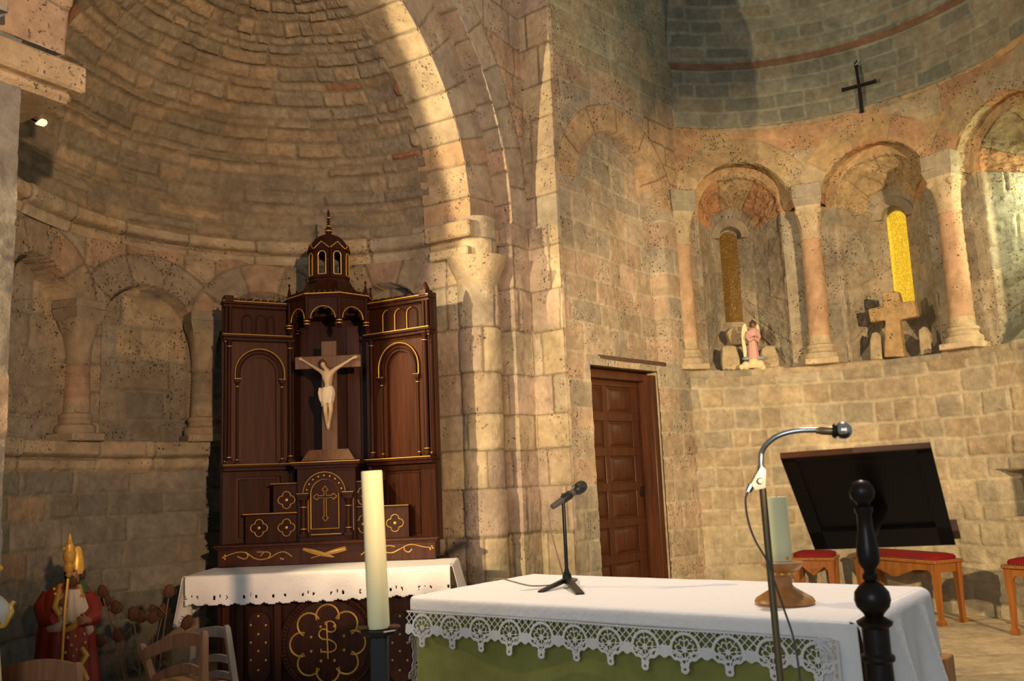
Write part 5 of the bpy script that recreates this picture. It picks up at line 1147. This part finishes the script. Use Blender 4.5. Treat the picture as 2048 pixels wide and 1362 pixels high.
# ================================================================== upholstered stools
def stool(w, d, h, label, loc, rot, grp=None):
    r = thing('upholstered_stool', loc, label, 'stool', grp, rot); t = .035
    m = MB(); m.box(-w/2-.02, w/2+.02, -d/2-.02, d/2+.02, h-.055, h-.028, .006); m.build('seat_frame', M['orange'], r, world=False)
    m = MB()
    for sy in (-1, 1):
        P = [(-w/2+t, h-.055), (w/2-t, h-.055), (w/2-t, h-.15)]+[(x, h-.105-.055*max(0, math.cos(x/(w*.27)*PI/2) if abs(x) < w*.27 else 0)-.012*math.cos(x/w*PI*6)*(abs(x) < w*.27)) for x in np.linspace(w/2-t-.03, -w/2+t+.03, 31)]+[(-w/2+t, h-.15)]
        m.prism(P, sy*(d/2-.005)-.009, sy*(d/2-.005)+.009)
    for sx_ in (-1, 1): m.box(sx_*(w/2-.014)-.009, sx_*(w/2-.014)+.009, -d/2+t, d/2-t, h-.12, h-.055)
    ap = m.build('apron', M['orange'], r, 20, world=False)
    m = MB(); yy = -d/2-.005
    for k in range(-3, 4): m.tube([(k*.003, yy, h-.145), (k*.012, yy, h-.115)], .0025, 5)
    m.tube([(x, yy, h-.10-.055*max(0, math.cos(x/(w*.27)*PI/2))) for x in np.linspace(-w*.26, w*.26, 17)], .003, 5); m.build('carved_shell', M['orange'], ap, world=False)
    for sx_ in (-1, 1):
        for sy in (-1, 1):
            m = MB(); x0, y0 = sx_*(w/2-t/2), sy*(d/2-t/2); rr = []
            for z, k in ((.0, .022), (.008, .026), (.03, .026), (.042, .017), (.05, .0155), (h*.45, .0185), (h-.13, .024), (h-.055, .026)):
                cx_ = x0-sx_*(0 if z > .05 else -.004); rr.append([(cx_+a*k, y0+b*k, z) for a, b in ((-1, -1), (1, -1), (1, 1), (-1, 1))])
            m.loft(rr); m.build('leg', M['orange'], r, 20, world=False)
    m = MB(); R_ = []
    for z, e in ((h-.03, 0), (h-.012, .004), (h+.004, -.006), (h+.014, -.04)):
        pts = []
        for k in range(32):
            a = k*2*PI/32; cx_ = np.sign(math.cos(a))*abs(math.cos(a))**.3; sy_ = np.sign(math.sin(a))*abs(math.sin(a))**.3; pts.append((cx_*(w/2+e), sy_*(d/2+e), z))
        R_.append(pts)
    m.loft(R_); cu = m.build('cushion', M['velvet'], r, 60, world=False)
    m = MB()
    for k in range(int(w/.018)): m.ball((-w/2+.009+k*.018, -d/2-.006, h-.022), .0045, 6, 4)
    m.each('brass_nail', M['brass'], cu, 60, world=False)
    return r
def place(pa, pb, d):   # front-left and front-right leg points on the floor
    e = (pb-pa)[:2]; w = np.linalg.norm(e)+.03; ang = math.atan2(e[1], e[0]); c = (pa+pb)[:2]/2+np.array([-math.sin(ang), math.cos(ang)])*(d/2-.017); return w, (c[0], c[1], .1), ang
FLR = .1
w_, loc, ang = place(gz(1727, 1228, FLR), gz(1884, 1252, FLR), .26); stool(w_, .26, .505, 'wide oak stool with red velvet seat, seen behind the lectern', loc, ang)
w_, loc, ang = place(gz(1600, 1231, FLR), gz(1672, 1233, FLR), .28); stool(w_, .28, .50, 'small oak stool with red cushion, behind the altar candle', loc, ang)
pa = gz(2032, 1270, FLR); w_, loc, ang = place(pa, pa+np.array([.34, -.52, 0]), .28); stool(w_, .28, .505, 'oak stool with dark red seat cut off by the right edge', loc, ang)

# ================================================================== iron cross on the arcade
k0 = th(1722, 222, C2, R2-.03); Yc = C2[1]+(R2-.03)*math.sin(k0[0]); q = at(1722, 224, Yc); fr = Fr((q[0], q[1]), k0[0]-PI/2)
IC = thing('iron_cross', tuple(at(1723, 226, Yc)), 'black wrought iron cross with flared arms above the apse arcade', 'cross')
sz = lambda x, y: fr.sz(x, y); m = fr.mb()
def flare(A, B, w0, w1):
    A = np.array(A); B = np.array(B); d = (B-A)/np.linalg.norm(B-A); n_ = np.array([-d[1], d[0]]); P = [A+n_*w0, A-n_*w0, B-d*.02-n_*w0*1.1, B-n_*w1, B+n_*w1, B-d*.02+n_*w0*1.1]; return [tuple(p) for p in P]
ctr = sz(1718, 171); m.prism(flare(ctr, sz(1712, 131), .011, .018), -.01, .01); m.prism(flare(ctr, sz(1724, 225), .013, .018), -.01, .01); m.build('upright', M['iron'], IC, 20)
m = fr.mb(); m.prism(flare(ctr, sz(1684, 180), .010, .019), -.012, .012); m.prism(flare(ctr, sz(1752, 162), .010, .019), -.012, .012); m.build('crossbar', M['iron'], IC, 20)
m = fr.mb(); s_, z_ = sz(1711, 128); m.tube([(s_-.012, 0, z_), (s_-.004, 0, z_+.012), (s_+.01, 0, z_+.016), (s_+.012, 0, z_+.03)], .006, 6); m.build('top_hook', M['iron'], IC)

# ================================================================== stone pieces in the niches
def rough(name, poly, d0, d1, fr, col, label, cat, amp=.008, sub=3, group=None):
    m = fr.mb(); m.prism(poly, d0, d1); c = np.concatenate(m.v).mean(0); zb = np.concatenate(m.v)[:, 2].min(); o = stonebuild(m, name, col, M['rough'] if False else M['tuff'], None, smooth=60)
    me = o.data; me.transform(Matrix.Translation((-c[0], -c[1], -zb))); o.location = (c[0], c[1], zb)
    b = o.modifiers.new('B', 'BEVEL'); b.width = .014; b.segments = 2; b.limit_method = 'ANGLE'
    return tag(o, label, cat, group)
def nfr(x, y, R): t, z = th(x, y, C2, R); return Fr((C2[0]+R*math.cos(t), C2[1]+R*math.sin(t)), t-PI/2)
fr = nfr(1790, 700, R2+.09); S = lambda *p: [fr.sz(x, y, -.05) for x, y in p]
Zl = 2.207
def floorz(P): 
    z = min(p[1] for p in P); return [(s_, zz+(Zl-z)*(1 if abs(zz-z) < .03 else 0)) for s_, zz in P]
P = S((1767, 713), (1770, 640), (1740, 645), (1735, 618), (1764, 612), (1763, 584), (1795, 582), (1801, 604), (1828, 600), (1834, 632), (1798, 640), (1806, 700), (1808, 712))
rough('stone_cross', floorz(P), -.05, .06, fr, (.50, .34, .17), 'weathered ochre stone cross standing in front of the yellow window', 'cross')
for pts, d, fx_, lab in (
    ([(1741, 717), (1741, 680), (1745, 666), (1755, 664), (1762, 672), (1766, 716)], .0, 1790, 'small pale pointed stone just left of the ochre stone cross'),
    ([(1842, 710), (1838, 660), (1850, 652), (1860, 668), (1866, 706)], .0, 1850, 'pale upright stone just right of the ochre stone cross'),
    ([(1443, 736), (1443, 696), (1450, 691), (1470, 692), (1478, 715), (1481, 736)], .0, 1480, 'square pale stone block left of the angel figurine'),
    ([(1516, 736), (1520, 700), (1530, 691), (1548, 692), (1556, 712), (1559, 735)], .02, 1520, 'pale stone block right behind the angel figurine'),
    ):
    fr = nfr(fx_, 715, R2+.10+d); PP = floorz([fr.sz(x, y) for x, y in pts]); rough('stone_fragment', PP, -.03, .05, fr, (.50, .40, .25), lab, 'stone')
fr = nfr(1480, 680, R2+.34); PP = [fr.sz(x, y) for x, y in ((1462, 700), (1452, 666), (1460, 656), (1500, 654), (1508, 668), (1500, 700))]; zmn = 2.50; PP = [(a, max(b, zmn-.03)) for a, b in PP]
rough('stone_fragment', PP, -.04, .06, fr, (.50, .38, .23), 'pale stone block under the dim left window, behind the angel', 'stone')

# angel figurine
Ra = R2+.03; ta, _ = th(1507, 728, C2, Ra); ab = np.array([C2[0]+Ra*math.cos(ta), C2[1]+Ra*math.sin(ta), 2.208]); AY = ab[1]; k = AY/1820
AG = thing('angel_figurine', tuple(ab), 'small angel figurine in pink robe with tall white wings, on the apse ledge', 'figurine')
zfix = ab[2]-at(1507, 733, AY)[2]
def A(x, y, d=0): p = at(x, y, AY+d); p[2] += zfix; return p
m = MB(); m.lathe([(24*k, 0), (26*k, .012), (22*k, .03), (15*k, .045), (8*k, .055)], ab+np.array([-.005, 0, 0]), 18, None, 0, 2*PI, 1.05, .7); 
for dx, dz, r in ((-15, 6, 9), (12, 8, 10), (0, 12, 11), (-24, 3, 6), (18, 3, 7)): m.ball(A(1507+dx, 733-dz, -.03), r*k, 10, 7)
m.build('cloud_base', M['cream'], AG, 60)
m = MB()
for dx, dz, r in ((-13, 20, 7), (14, 21, 7), (2, 20, 8)): m.ball(A(1507+dx, 733-dz, .005), r*k, 9, 6, (1.5, 1, .6))
m.build('blue_hem', M['blue'], AG, 60)
m = MB(); rr = []
for y, w, d, cx in ((716, 11.5, .045, 1508), (700, 10, .042, 1506), (686, 8.5, .036, 1505), (676, 7.5, .032, 1504), (668, 9.5, .036, 1504), (660, 11, .036, 1505), (655, 9, .03, 1506), (652, 4.5, .018, 1506)):
    c = A(cx, y); rr.append([(c[0]+w*k*(1+.06*math.sin(q*9))*math.cos(q), c[1]+d*(1+.06*math.sin(q*9))*math.sin(q), c[2]) for q in np.arange(36)*2*PI/36])
m.loft(rr); ro = m.build('robe', M['pink'], AG, 60)
m = MB(); m.tube([A(1496, 660), A(1494, 671, -.02), A(1500, 677, -.045), A(1507, 671, -.055)], [.018, .019, .016, .010], 10); m.tube([A(1514, 659), A(1518, 670, -.02), A(1514, 676, -.045), A(1508, 671, -.055)], [.018, .019, .016, .010], 10); m.each('sleeve', M['pink'], AG, 60)
hc = A(1506, 651, -.01); J = {'neck': (hc, .012), 'head': (hc+np.array([0, -.006, .022]), .020), 'top': (hc+np.array([0, 0, .042]), .018)}
hd_ = skin('head', J, [('neck', 'head'), ('head', 'top')], M['skind'], AG)
m = MB(); m.ball(hc+np.array([0, .010, .040]), .026, 12, 8); 
for dx, dz in ((-.022, .028), (.022, .028), (-.018, .045), (.018, .045), (-.022, .012), (.0, .06)): m.ball(hc+np.array([dx, .004, dz]), .012, 8, 6)
m.build('curly_hair', M['hair'], hd_, 60)
m = MB(); m.ball(hc+np.array([.001, -.028, .022]), .0035, 7, 5, (.8, 1, 1.5)); m.build('nose', M['skind'], hd_)
J = {}; Eg = []
pc = A(1508, 671, -.062); J['p'] = (pc, .010); 
for i in range(5): J['a%d' % i] = (pc+np.array([(-.010+.005*i), -.006, .010]), .0034); J['b%d' % i] = (pc+np.array([(-.010+.005*i)*.8, -.010, .020-.002*abs(i-2)]), .003); Eg += [('p', 'a%d' % i), ('a%d' % i, 'b%d' % i)]
skin('hands', J, Eg, M['skind'], AG)
def wingm(pts, th_, name):
    P = [A(x, y, .04) for x, y in pts]; c = sum(P)/len(P); m = MB(); n = len(P); V = [p+np.array([0, -th_, 0]) for p in P]+[p+np.array([0, th_, 0]) for p in P]+[c+np.array([0, -th_*2.4, 0]), c+np.array([0, th_*2.4, 0])]
    m.add(V, [(i, (i+1) % n, 2*n) for i in range(n)]+[((i+1) % n+n, i+n, 2*n+1) for i in range(n)]+[(i, (i+1) % n, (i+1) % n+n, i+n) for i in range(n)]); return m.build(name, M['cream'], AG, 60)
wingm([(1494, 656), (1491, 645), (1488, 643), (1484, 649), (1482, 662), (1483, 680), (1486, 700), (1488, 716), (1492, 718), (1493, 700), (1490, 684), (1489, 670)], .008, 'wing')
wingm([(1509, 650), (1513, 644), (1516, 646), (1519, 656), (1519, 668), (1516, 690), (1512, 668)], .008, 'wing')

# ================================================================== bishop statue
SY = 4.75; k = SY/1820
def B(x, y, d=0): return at(x, y, SY+d)
bb = B(140, 1420); BS = thing('bishop_statue', (bb[0], SY, .1), 'painted plaster bishop statue in red robe and golden mitre, by the chapel wall', 'statue')
m = MB(); m.box(bb[0]-.18, bb[0]+.18, SY-.16, SY+.16, .1, B(140, 1405)[2]-0, .01); stonebuild(m, 'pedestal', (.3, .27, .2), M['stone'], BS)
m = MB(); rr = []
for y, w, d, cx in ((1406, 62, .15, 133), (1380, 60, .145, 133), (1330, 56, .135, 133), (1290, 52, .125, 133), (1250, 50, .115, 135), (1225, 50, .11, 136), (1205, 48, .105, 136), (1185, 42, .095, 137), (1172, 32, .08, 138), (1166, 20, .06, 140)):
    c = B(cx, y, 0); fo_ = .05 if y > 1230 else .015; rr.append([(c[0]+w*k*(1+fo_*math.sin(q*11+y*.01))*math.cos(q), c[1]+d*(1+fo_*math.sin(q*11+y*.01))*math.sin(q), c[2]) for q in np.arange(60)*2*PI/60])
m.loft(rr); m.build('red_robe', M['red'], BS, 60)
m = MB(); rr = []   # white surplice
for y, w, d, cx in ((1246, 20, .030, 150), (1238, 34, .045, 142), (1215, 30, .05, 143), (1190, 20, .045, 146), (1178, 14, .04, 147)):
    c = B(cx, y, -.085); rr.append([(c[0]+w*k*(1+.05*math.sin(q*12))*math.cos(q), c[1]+d*(1+.06*math.sin(q*12))*math.sin(q), c[2]) for q in np.arange(48)*2*PI/48])
m.loft(rr); m.build('white_surplice', M['white'], BS, 60)
m = MB(); m.tube([B(122, 1172, -.05), B(116, 1195, -.11), B(110, 1215, -.14), B(120, 1232, -.15)], [.018, .018, .016, .012], 8, True); m.tube([B(158, 1172, -.06), B(164, 1195, -.10)], [.014, .014], 8); m.tube([B(165, 1238, -.13), B(145, 1255, -.145), B(128, 1262, -.14)], [.012, .016, .012], 8)
m.tube([B(163, 1296, -.125), B(172, 1310, -.13), B(160, 1330, -.14), B(172, 1362, -.14)], [.012, .018, .016, .02], 8); m.each('gold_trim', M['gold'], BS, 60)
m = MB()
for (x, y) in ((135, 1275), (142, 1290), (150, 1272), (130, 1305), (146, 1312), (135, 1325), (152, 1300), (168, 1268), (170, 1285), (166, 1300), (110, 1188), (108, 1178)): m.lathe([(.010, 0), (.006, .006), (0, .008)], B(x, y, -.132+.0006*abs(x-140)), 5, (0, -1, 0))
m.each('gold_flower', M['gold'], BS)
m = MB(); m.tube([B(106, 1190, .0), B(92, 1215, -.02), B(95, 1240, -.08), B(112, 1236, -.13)], [.055, .06, .045, .03], 12); m.build('right_sleeve', M['red'], BS, 60)
m = MB(); m.tube([B(172, 1195, .0), B(184, 1215, -.02), B(183, 1235, -.07), B(168, 1240, -.12)], [.045, .05, .045, .032], 12); m.build('left_sleeve', M['red'], BS, 60)
m = MB(); m.tube([B(95, 1245, -.04), B(102, 1256, -.08), B(118, 1254, -.13), B(128, 1244, -.14)], [.02, .028, .024, .016], 10); m.tube([B(176, 1246, -.06), B(180, 1260, -.05), B(176, 1268, -.03)], [.02, .02, .01], 10); m.each('white_cuff', M['white'], BS, 60)
def hand(name, p, dirx, parent, mat):
    J = {'w': (p+np.array([-.02*dirx, .02, -.01]), .014), 'p': (p, .016)}; Eg = [('w', 'p')]
    for i in range(4): J['a%d' % i] = (p+np.array([.012*dirx, -.018, .018-.011*i]), .006); J['b%d' % i] = (p+np.array([.026*dirx, -.024+.001*i, .017-.011*i]), .0055); J['c%d' % i] = (p+np.array([.032*dirx, -.012, .016-.011*i]), .005); Eg += [('p', 'a%d' % i), ('a%d' % i, 'b%d' % i), ('b%d' % i, 'c%d' % i)]
    J['t'] = (p+np.array([.008*dirx, -.008, .026]), .0065); J['t2'] = (p+np.array([.022*dirx, -.010, .032]), .0055); Eg += [('p', 't'), ('t', 't2')]
    return skin(name, J, Eg, mat, parent, 1)
hand('right_hand', B(126, 1205, -.165), 1, BS, M['skind']); hand('left_hand', B(172, 1240, -.15), -1, BS, M['skind'])
hc = B(148, 1160, -.02); J = {'neck': (hc+np.array([0, .0, -.02]), .03), 'jaw': (hc+np.array([.004, -.02, .012]), (.032, .036)), 'face': (hc+np.array([.004, -.012, .04]), (.038, .042)), 'top': (hc+np.array([.002, 0, .075]), .038), 'nose': (hc+np.array([.008, -.056, .036]), .005)}
hd_ = skin('head', J, [('neck', 'jaw'), ('jaw', 'face'), ('face', 'top'), ('face', 'nose')], M['skind'], BS)
m = MB(); m.ball(hc+np.array([.004, -.038, -.002]), .026, 12, 8, (1.1, .8, 1.5)); m.ball(hc+np.array([-.038, .004, .03]), .018, 8, 6, (.7, 1.2, 1.7)); m.ball(hc+np.array([.042, .004, .03]), .018, 8, 6, (.7, 1.2, 1.7)); m.build('beard_and_hair', M['hair'], hd_, 60)
for dx in (-.012, .022): m = MB(); m.ball(hc+np.array([dx, -.048, .047]), .0045, 7, 5); m.build('eye', M['black'], hd_)
z0 = B(150, 1142)[2]; cx_ = hc[0]+.006
q0 = -.75; rr = []
for t in np.linspace(0, 1, 7):
    R_ = []
    for q in np.arange(40)*2*PI/40:
        x_, y_ = .044*math.cos(q)*(1+.10*math.sin(PI*t)-.42*t**2.5), .042*math.sin(q)*(1+.05*t); R_.append((cx_+x_*math.cos(q0)-y_*math.sin(q0), hc[1]+x_*math.sin(q0)+y_*math.cos(q0), z0-.012+t*(.042+.095*abs(math.cos(q))**2.2)))
    rr.append(R_)
m = MB(); m.loft(rr, cap=False); m.lathe([(.036, .045), (0, .05)], (cx_, hc[1], z0-.012), 20); m.build('mitre', M['goldb'], BS, 50)
m = MB(); m.tube([B(168, 1190, -.03), B(162, 1168, -.01), B(168, 1150, .02)], [.03, .022, .006], 8); m.build('green_lining', M['greenp'], BS)
CZ = thing('crozier', tuple(B(123, 1335, -.19)), 'long gilded crozier held by the bishop statue', 'staff')
m = MB(); m.tube([B(121, 1362, -.195), B(130, 1215, -.195), B(136, 1157, -.195)], .007, 8); m.build('shaft', M['goldb'], CZ)
m = MB(); top_ = B(137, 1155, -.195); m.lathe([(.008, 0), (.016, .012), (.010, .02), (.022, .035), (.024, .06), (.016, .07), (.026, .085), (.030, .115), (.020, .13), (.022, .15), (.012, .17), (.008, .20), (0, .215)], top_, 14)
for k_ in range(5):
    a = k_*1.25; m.ball(top_+np.array([.024*math.cos(a), .02*math.sin(a), .05+.03*k_]), .011, 7, 5)
m.build('ornate_head', M['gold'], CZ)

# statue cut off at the left edge
s_c = at(-60, 1300, 3.2); LS = thing('small_robed_statue', (s_c[0], 3.2, .1), 'cream and gold statue mostly cut off by the left edge, only its sleeve showing', 'statue')
def Q_(x, y, d=0): return at(x, y, 3.2+d)
m = MB(); rr = []
for y, w in ((1420, 60), (1330, 55), (1260, 50), (1200, 45), (1170, 30), (1160, 14)):
    c = Q_(-62, y); rr.append([(c[0]+w*3.2/1820*(1+.04*math.sin(9*q))*math.cos(q), c[1]+.085*math.sin(q), c[2]) for q in np.arange(36)*2*PI/36])
m.loft(rr); m.build('robe', M['cream'], LS, 60)
m = MB(); m.box(s_c[0]-.13, s_c[0]+.13, 3.08, 3.32, .1, Q_(-60, 1415)[2], .01); stonebuild(m, 'pedestal', (.3, .27, .2), M['stone'], LS)
m = MB(); m.tube([Q_(-30, 1200), Q_(-8, 1212, -.03), Q_(2, 1222, -.04), Q_(10, 1232, -.04), Q_(6, 1247, -.04)], [.035, .034, .033, .022, .008], 12); m.build('sleeve', M['white'], LS, 60)
m = MB(); m.tube(smooth([Q_(28, 1203, -.08), Q_(22, 1213, -.09), Q_(24, 1224, -.09), Q_(18, 1236, -.09), Q_(9, 1251, -.08), Q_(0, 1252, -.07)]), .007, 7); m.build('gold_trim', M['goldb'], LS, 60)
m = MB(); hp = Q_(-60, 1140); m.ball(hp, .036, 14, 10, (.85, .95, 1.2)); m.build('head', M['skin'], LS, 60)
m = MB(); m.lathe([(.038, 0), (.04, .02), (.042, .04)], hp+np.array([0, 0, .028]), 16); m.ball(Q_(-2, 1137), .014, 8, 6); m.tube([hp+np.array([.05, 0, .05]), Q_(-4, 1138)], .012, 6); m.build('crown', M['goldb'], LS, 60)

# dried teasels
tz = [(205, 1183, 22), (212, 1200, 24), (232, 1215, 24), (267, 1228, 26), (282, 1234, 22), (305, 1235, 22), (325, 1222, 24), (338, 1183, 24), (236, 1272, 22), (199, 1282, 24), (374, 1245, 26), (325, 1312, 22), (305, 1218, 16)]
random.seed(3)
for i, (x, y, hgt) in enumerate(tz):
    Yt = 4.9+random.uniform(-.12, .12); h0 = at(x, y, Yt); foot = at(290+(x-270)*.25, 1440, 4.9); foot[2] = .1
    desc = ['topmost left dried teasel head beside the bishop statue', 'reddish teasel head just below the topmost left one', 'teasel head third down the left of the bunch', 'large teasel of the close pair in the middle of the bunch', 'smaller teasel of the close pair in the middle', 'teasel head just right of the middle pair', 'teasel with thin stem, left below the hanging cloth corner', 'teasel head highest on the right, touching the white cloth corner', 'low teasel head under the left group', 'lowest teasel head next to the bishop robe', 'spiky open teasel head above the wooden chair back', 'teasel head seen through the slats of the wooden chair', 'small dark bud between the middle teasels'][i]
    t = thing('dried_teasel', tuple(foot), desc, 'dried flower', 'dried teasels by the chapel wall')
    mid = foot+(h0-foot)*.6+np.array([random.uniform(-.03, .03), 0, 0]); m = MB(); m.tube(smooth([foot, mid, h0-np.array([0, 0, .02])], 6), .0032, 5)
    for q in range(2):
        p = foot+(h0-foot)*random.uniform(.5, .85); m.tube([p, p+np.array([random.uniform(-.06, .06), 0, random.uniform(.03, .07)])], .002, 4)
    m.build('stem', M['stem'], t)
    R = hgt*Yt/1820*.46; m = MB(); rr = []
    d = (h0-mid); d /= np.linalg.norm(d); m.lathe([(R*.35, -R*1.1), (R*.8, -R*.7), (R*.92, 0), (R*.8, R*.6), (R*.4, R*1.15), (0, R*1.35)], h0, 12, d)
    for q in range(46):
        a = random.random()*6.28; b = random.uniform(-.9, 1.1); rr0 = R*.85*math.sqrt(max(0, 1-(b*.8)**2)); e = np.array([math.cos(a), math.sin(a), b*.5]); c = h0+np.array([rr0*math.cos(a), rr0*math.sin(a), R*b]); m.tube([c, c+e*R*.42], [.0016, .0005], 3, True)
    for q in range(6): a = q*1.05; c = h0+np.array([R*.3*math.cos(a), R*.3*math.sin(a), -R*.9]); m.tube([c, c+np.array([R*1.0*math.cos(a), R*1.0*math.sin(a), R*.5]), c+np.array([R*1.1*math.cos(a), R*1.1*math.sin(a), R*1.3])], .0016, 4)
    m.build('seed_head', M['teasel'], t, 60)

# ================================================================== ladder-back chairs
def chair_px(label, Y, posts, slats, mat, away=1, seat=True):
    # posts: [(xtop,ytop,xbot,ybot,Y,w)], slats: [(xa,ya,xb,yb,h_px)]
    a, b = posts; pa = at(a[0], a[1], a[4]); pb = at(b[0], b[1], b[4]); c = (pa+pb)/2
    r = thing('ladder_back_chair', (c[0], c[1], .1), label, 'chair')
    fs = []
    for (x, y, x2, y2, Yp, w) in posts:
        p = at(x, y, Yp); q = at(x2, y2, Yp); d = (q-p)/(q[2]-p[2]); f = p+d*(.1-p[2]); m = MB(); u = (pb-pa); u[2] = 0; u /= np.linalg.norm(u); v = np.array([-u[1], u[0], 0]); w_ = w*Yp/1820/2
        rr = []
        for t, kk in ((0, .9), (.45, 1.05), (.9, 1), (.985, .95), (1, .6)):
            cc = f+(p-f)*t; rr.append([cc+u*w_*kk*i+v*w_*kk*j for i, j in ((-1, -1), (1, -1), (1, 1), (-1, 1))])
        m.loft(rr); m.build('back_post', mat, r, 30); fs.append((f, p, w_))
    u = pb-pa; L = np.linalg.norm(u[:2]); v = np.array([-u[1], u[0], 0])/L
    for (xa, ya, xb, yb, h, bow) in slats:
        A_ = at(xa, ya, a[4]); B_ = at(xb, yb, b[4]); P = []; m = MB(); rr = []
        for t in np.linspace(0, 1, 9):
            cc = A_+(B_-A_)*t+v*.02*math.sin(PI*t); hh = h*Y/1820; zt = cc[2]+bow*.012*math.sin(PI*t); zb = cc[2]-hh+bow*.008*math.sin(PI*t); rr.append([(cc+v*.007)*[1, 1, 0]+[0, 0, zt], (cc-v*.007)*[1, 1, 0]+[0, 0, zt], (cc-v*.007)*[1, 1, 0]+[0, 0, zb], (cc+v*.007)*[1, 1, 0]+[0, 0, zb]])
        m.loft(rr); m.build('back_slat', mat, r, 30)
    if seat:
        zsd = .1+.44; f0, f1 = fs[0][0], fs[1][0]; D = v*.38*(1 if v[1] < 0 else -1)*away; m = MB(); q = [f0*[1, 1, 0]+[0, 0, zsd], f1*[1, 1, 0]+[0, 0, zsd], f1*[1, 1, 0]+D+[0, 0, zsd], f0*[1, 1, 0]+D+[0, 0, zsd]]
        m.hexa([p-np.array([0, 0, .03]) for p in q], q); m.build('seat', M['turned'], r, 30)
        for p in (q[2], q[3]): m = MB(); m.tube([p*[1, 1, 0]+[0, 0, .1], p], .018, 8); m.build('front_leg', mat, r, 30)
    return r
chair_px('brown ladder-back chair between the bishop statue and the side altar', 3.6, [(283, 1287, 306, 1362, 3.75, 13), (408, 1262, 407, 1362, 3.45, 13)], [(288, 1298, 402, 1268, 22, 2.2), (308, 1350, 402, 1336, 14, 2.2)], M['chair'])
chair_px('greyish worn chair directly behind the brown one, close to the side altar', 3.9, [(385, 1268, 380, 1362, 4.05, 11), (453, 1250, 469, 1362, 3.8, 11)], [(372, 1264, 452, 1256, 18, 1), (384, 1318, 456, 1313, 12, 1), (384, 1352, 460, 1346, 12, 1)], M['chairg'])
chair_px('wooden chair at the bottom left corner, only its top rail visible', 3.3, [(-40, 1350, -30, 1400, 3.4, 14), (154, 1325, 156, 1400, 3.2, 14)], [(-34, 1352, 150, 1327, 34, 2.5), (-34, 1410, 150, 1390, 20, 2)], M['chair'])

# small lamp high on the chapel wall
lp = _lp+np.array([-.03, -.012, .0]); WL = thing('wall_lamp', tuple(lp), 'tiny white wall lamp under the stone corbel at upper left', 'lamp')
m = MB(); m.lathe([(.004, -.03), (.016, -.005), (.022, .012), (.012, .03), (.004, .022)], lp, 14, (1, -.05, .1)); m.build('lamp_shade', M['bulb'], WL)
m = MB(); m.tube([lp+np.array([-.01, 0, 0]), lp+np.array([-.06, -.02, .03]), lp+np.array([-.30, -.12, .04])], .006, 6); m.build('bracket', M['iron'], WL)
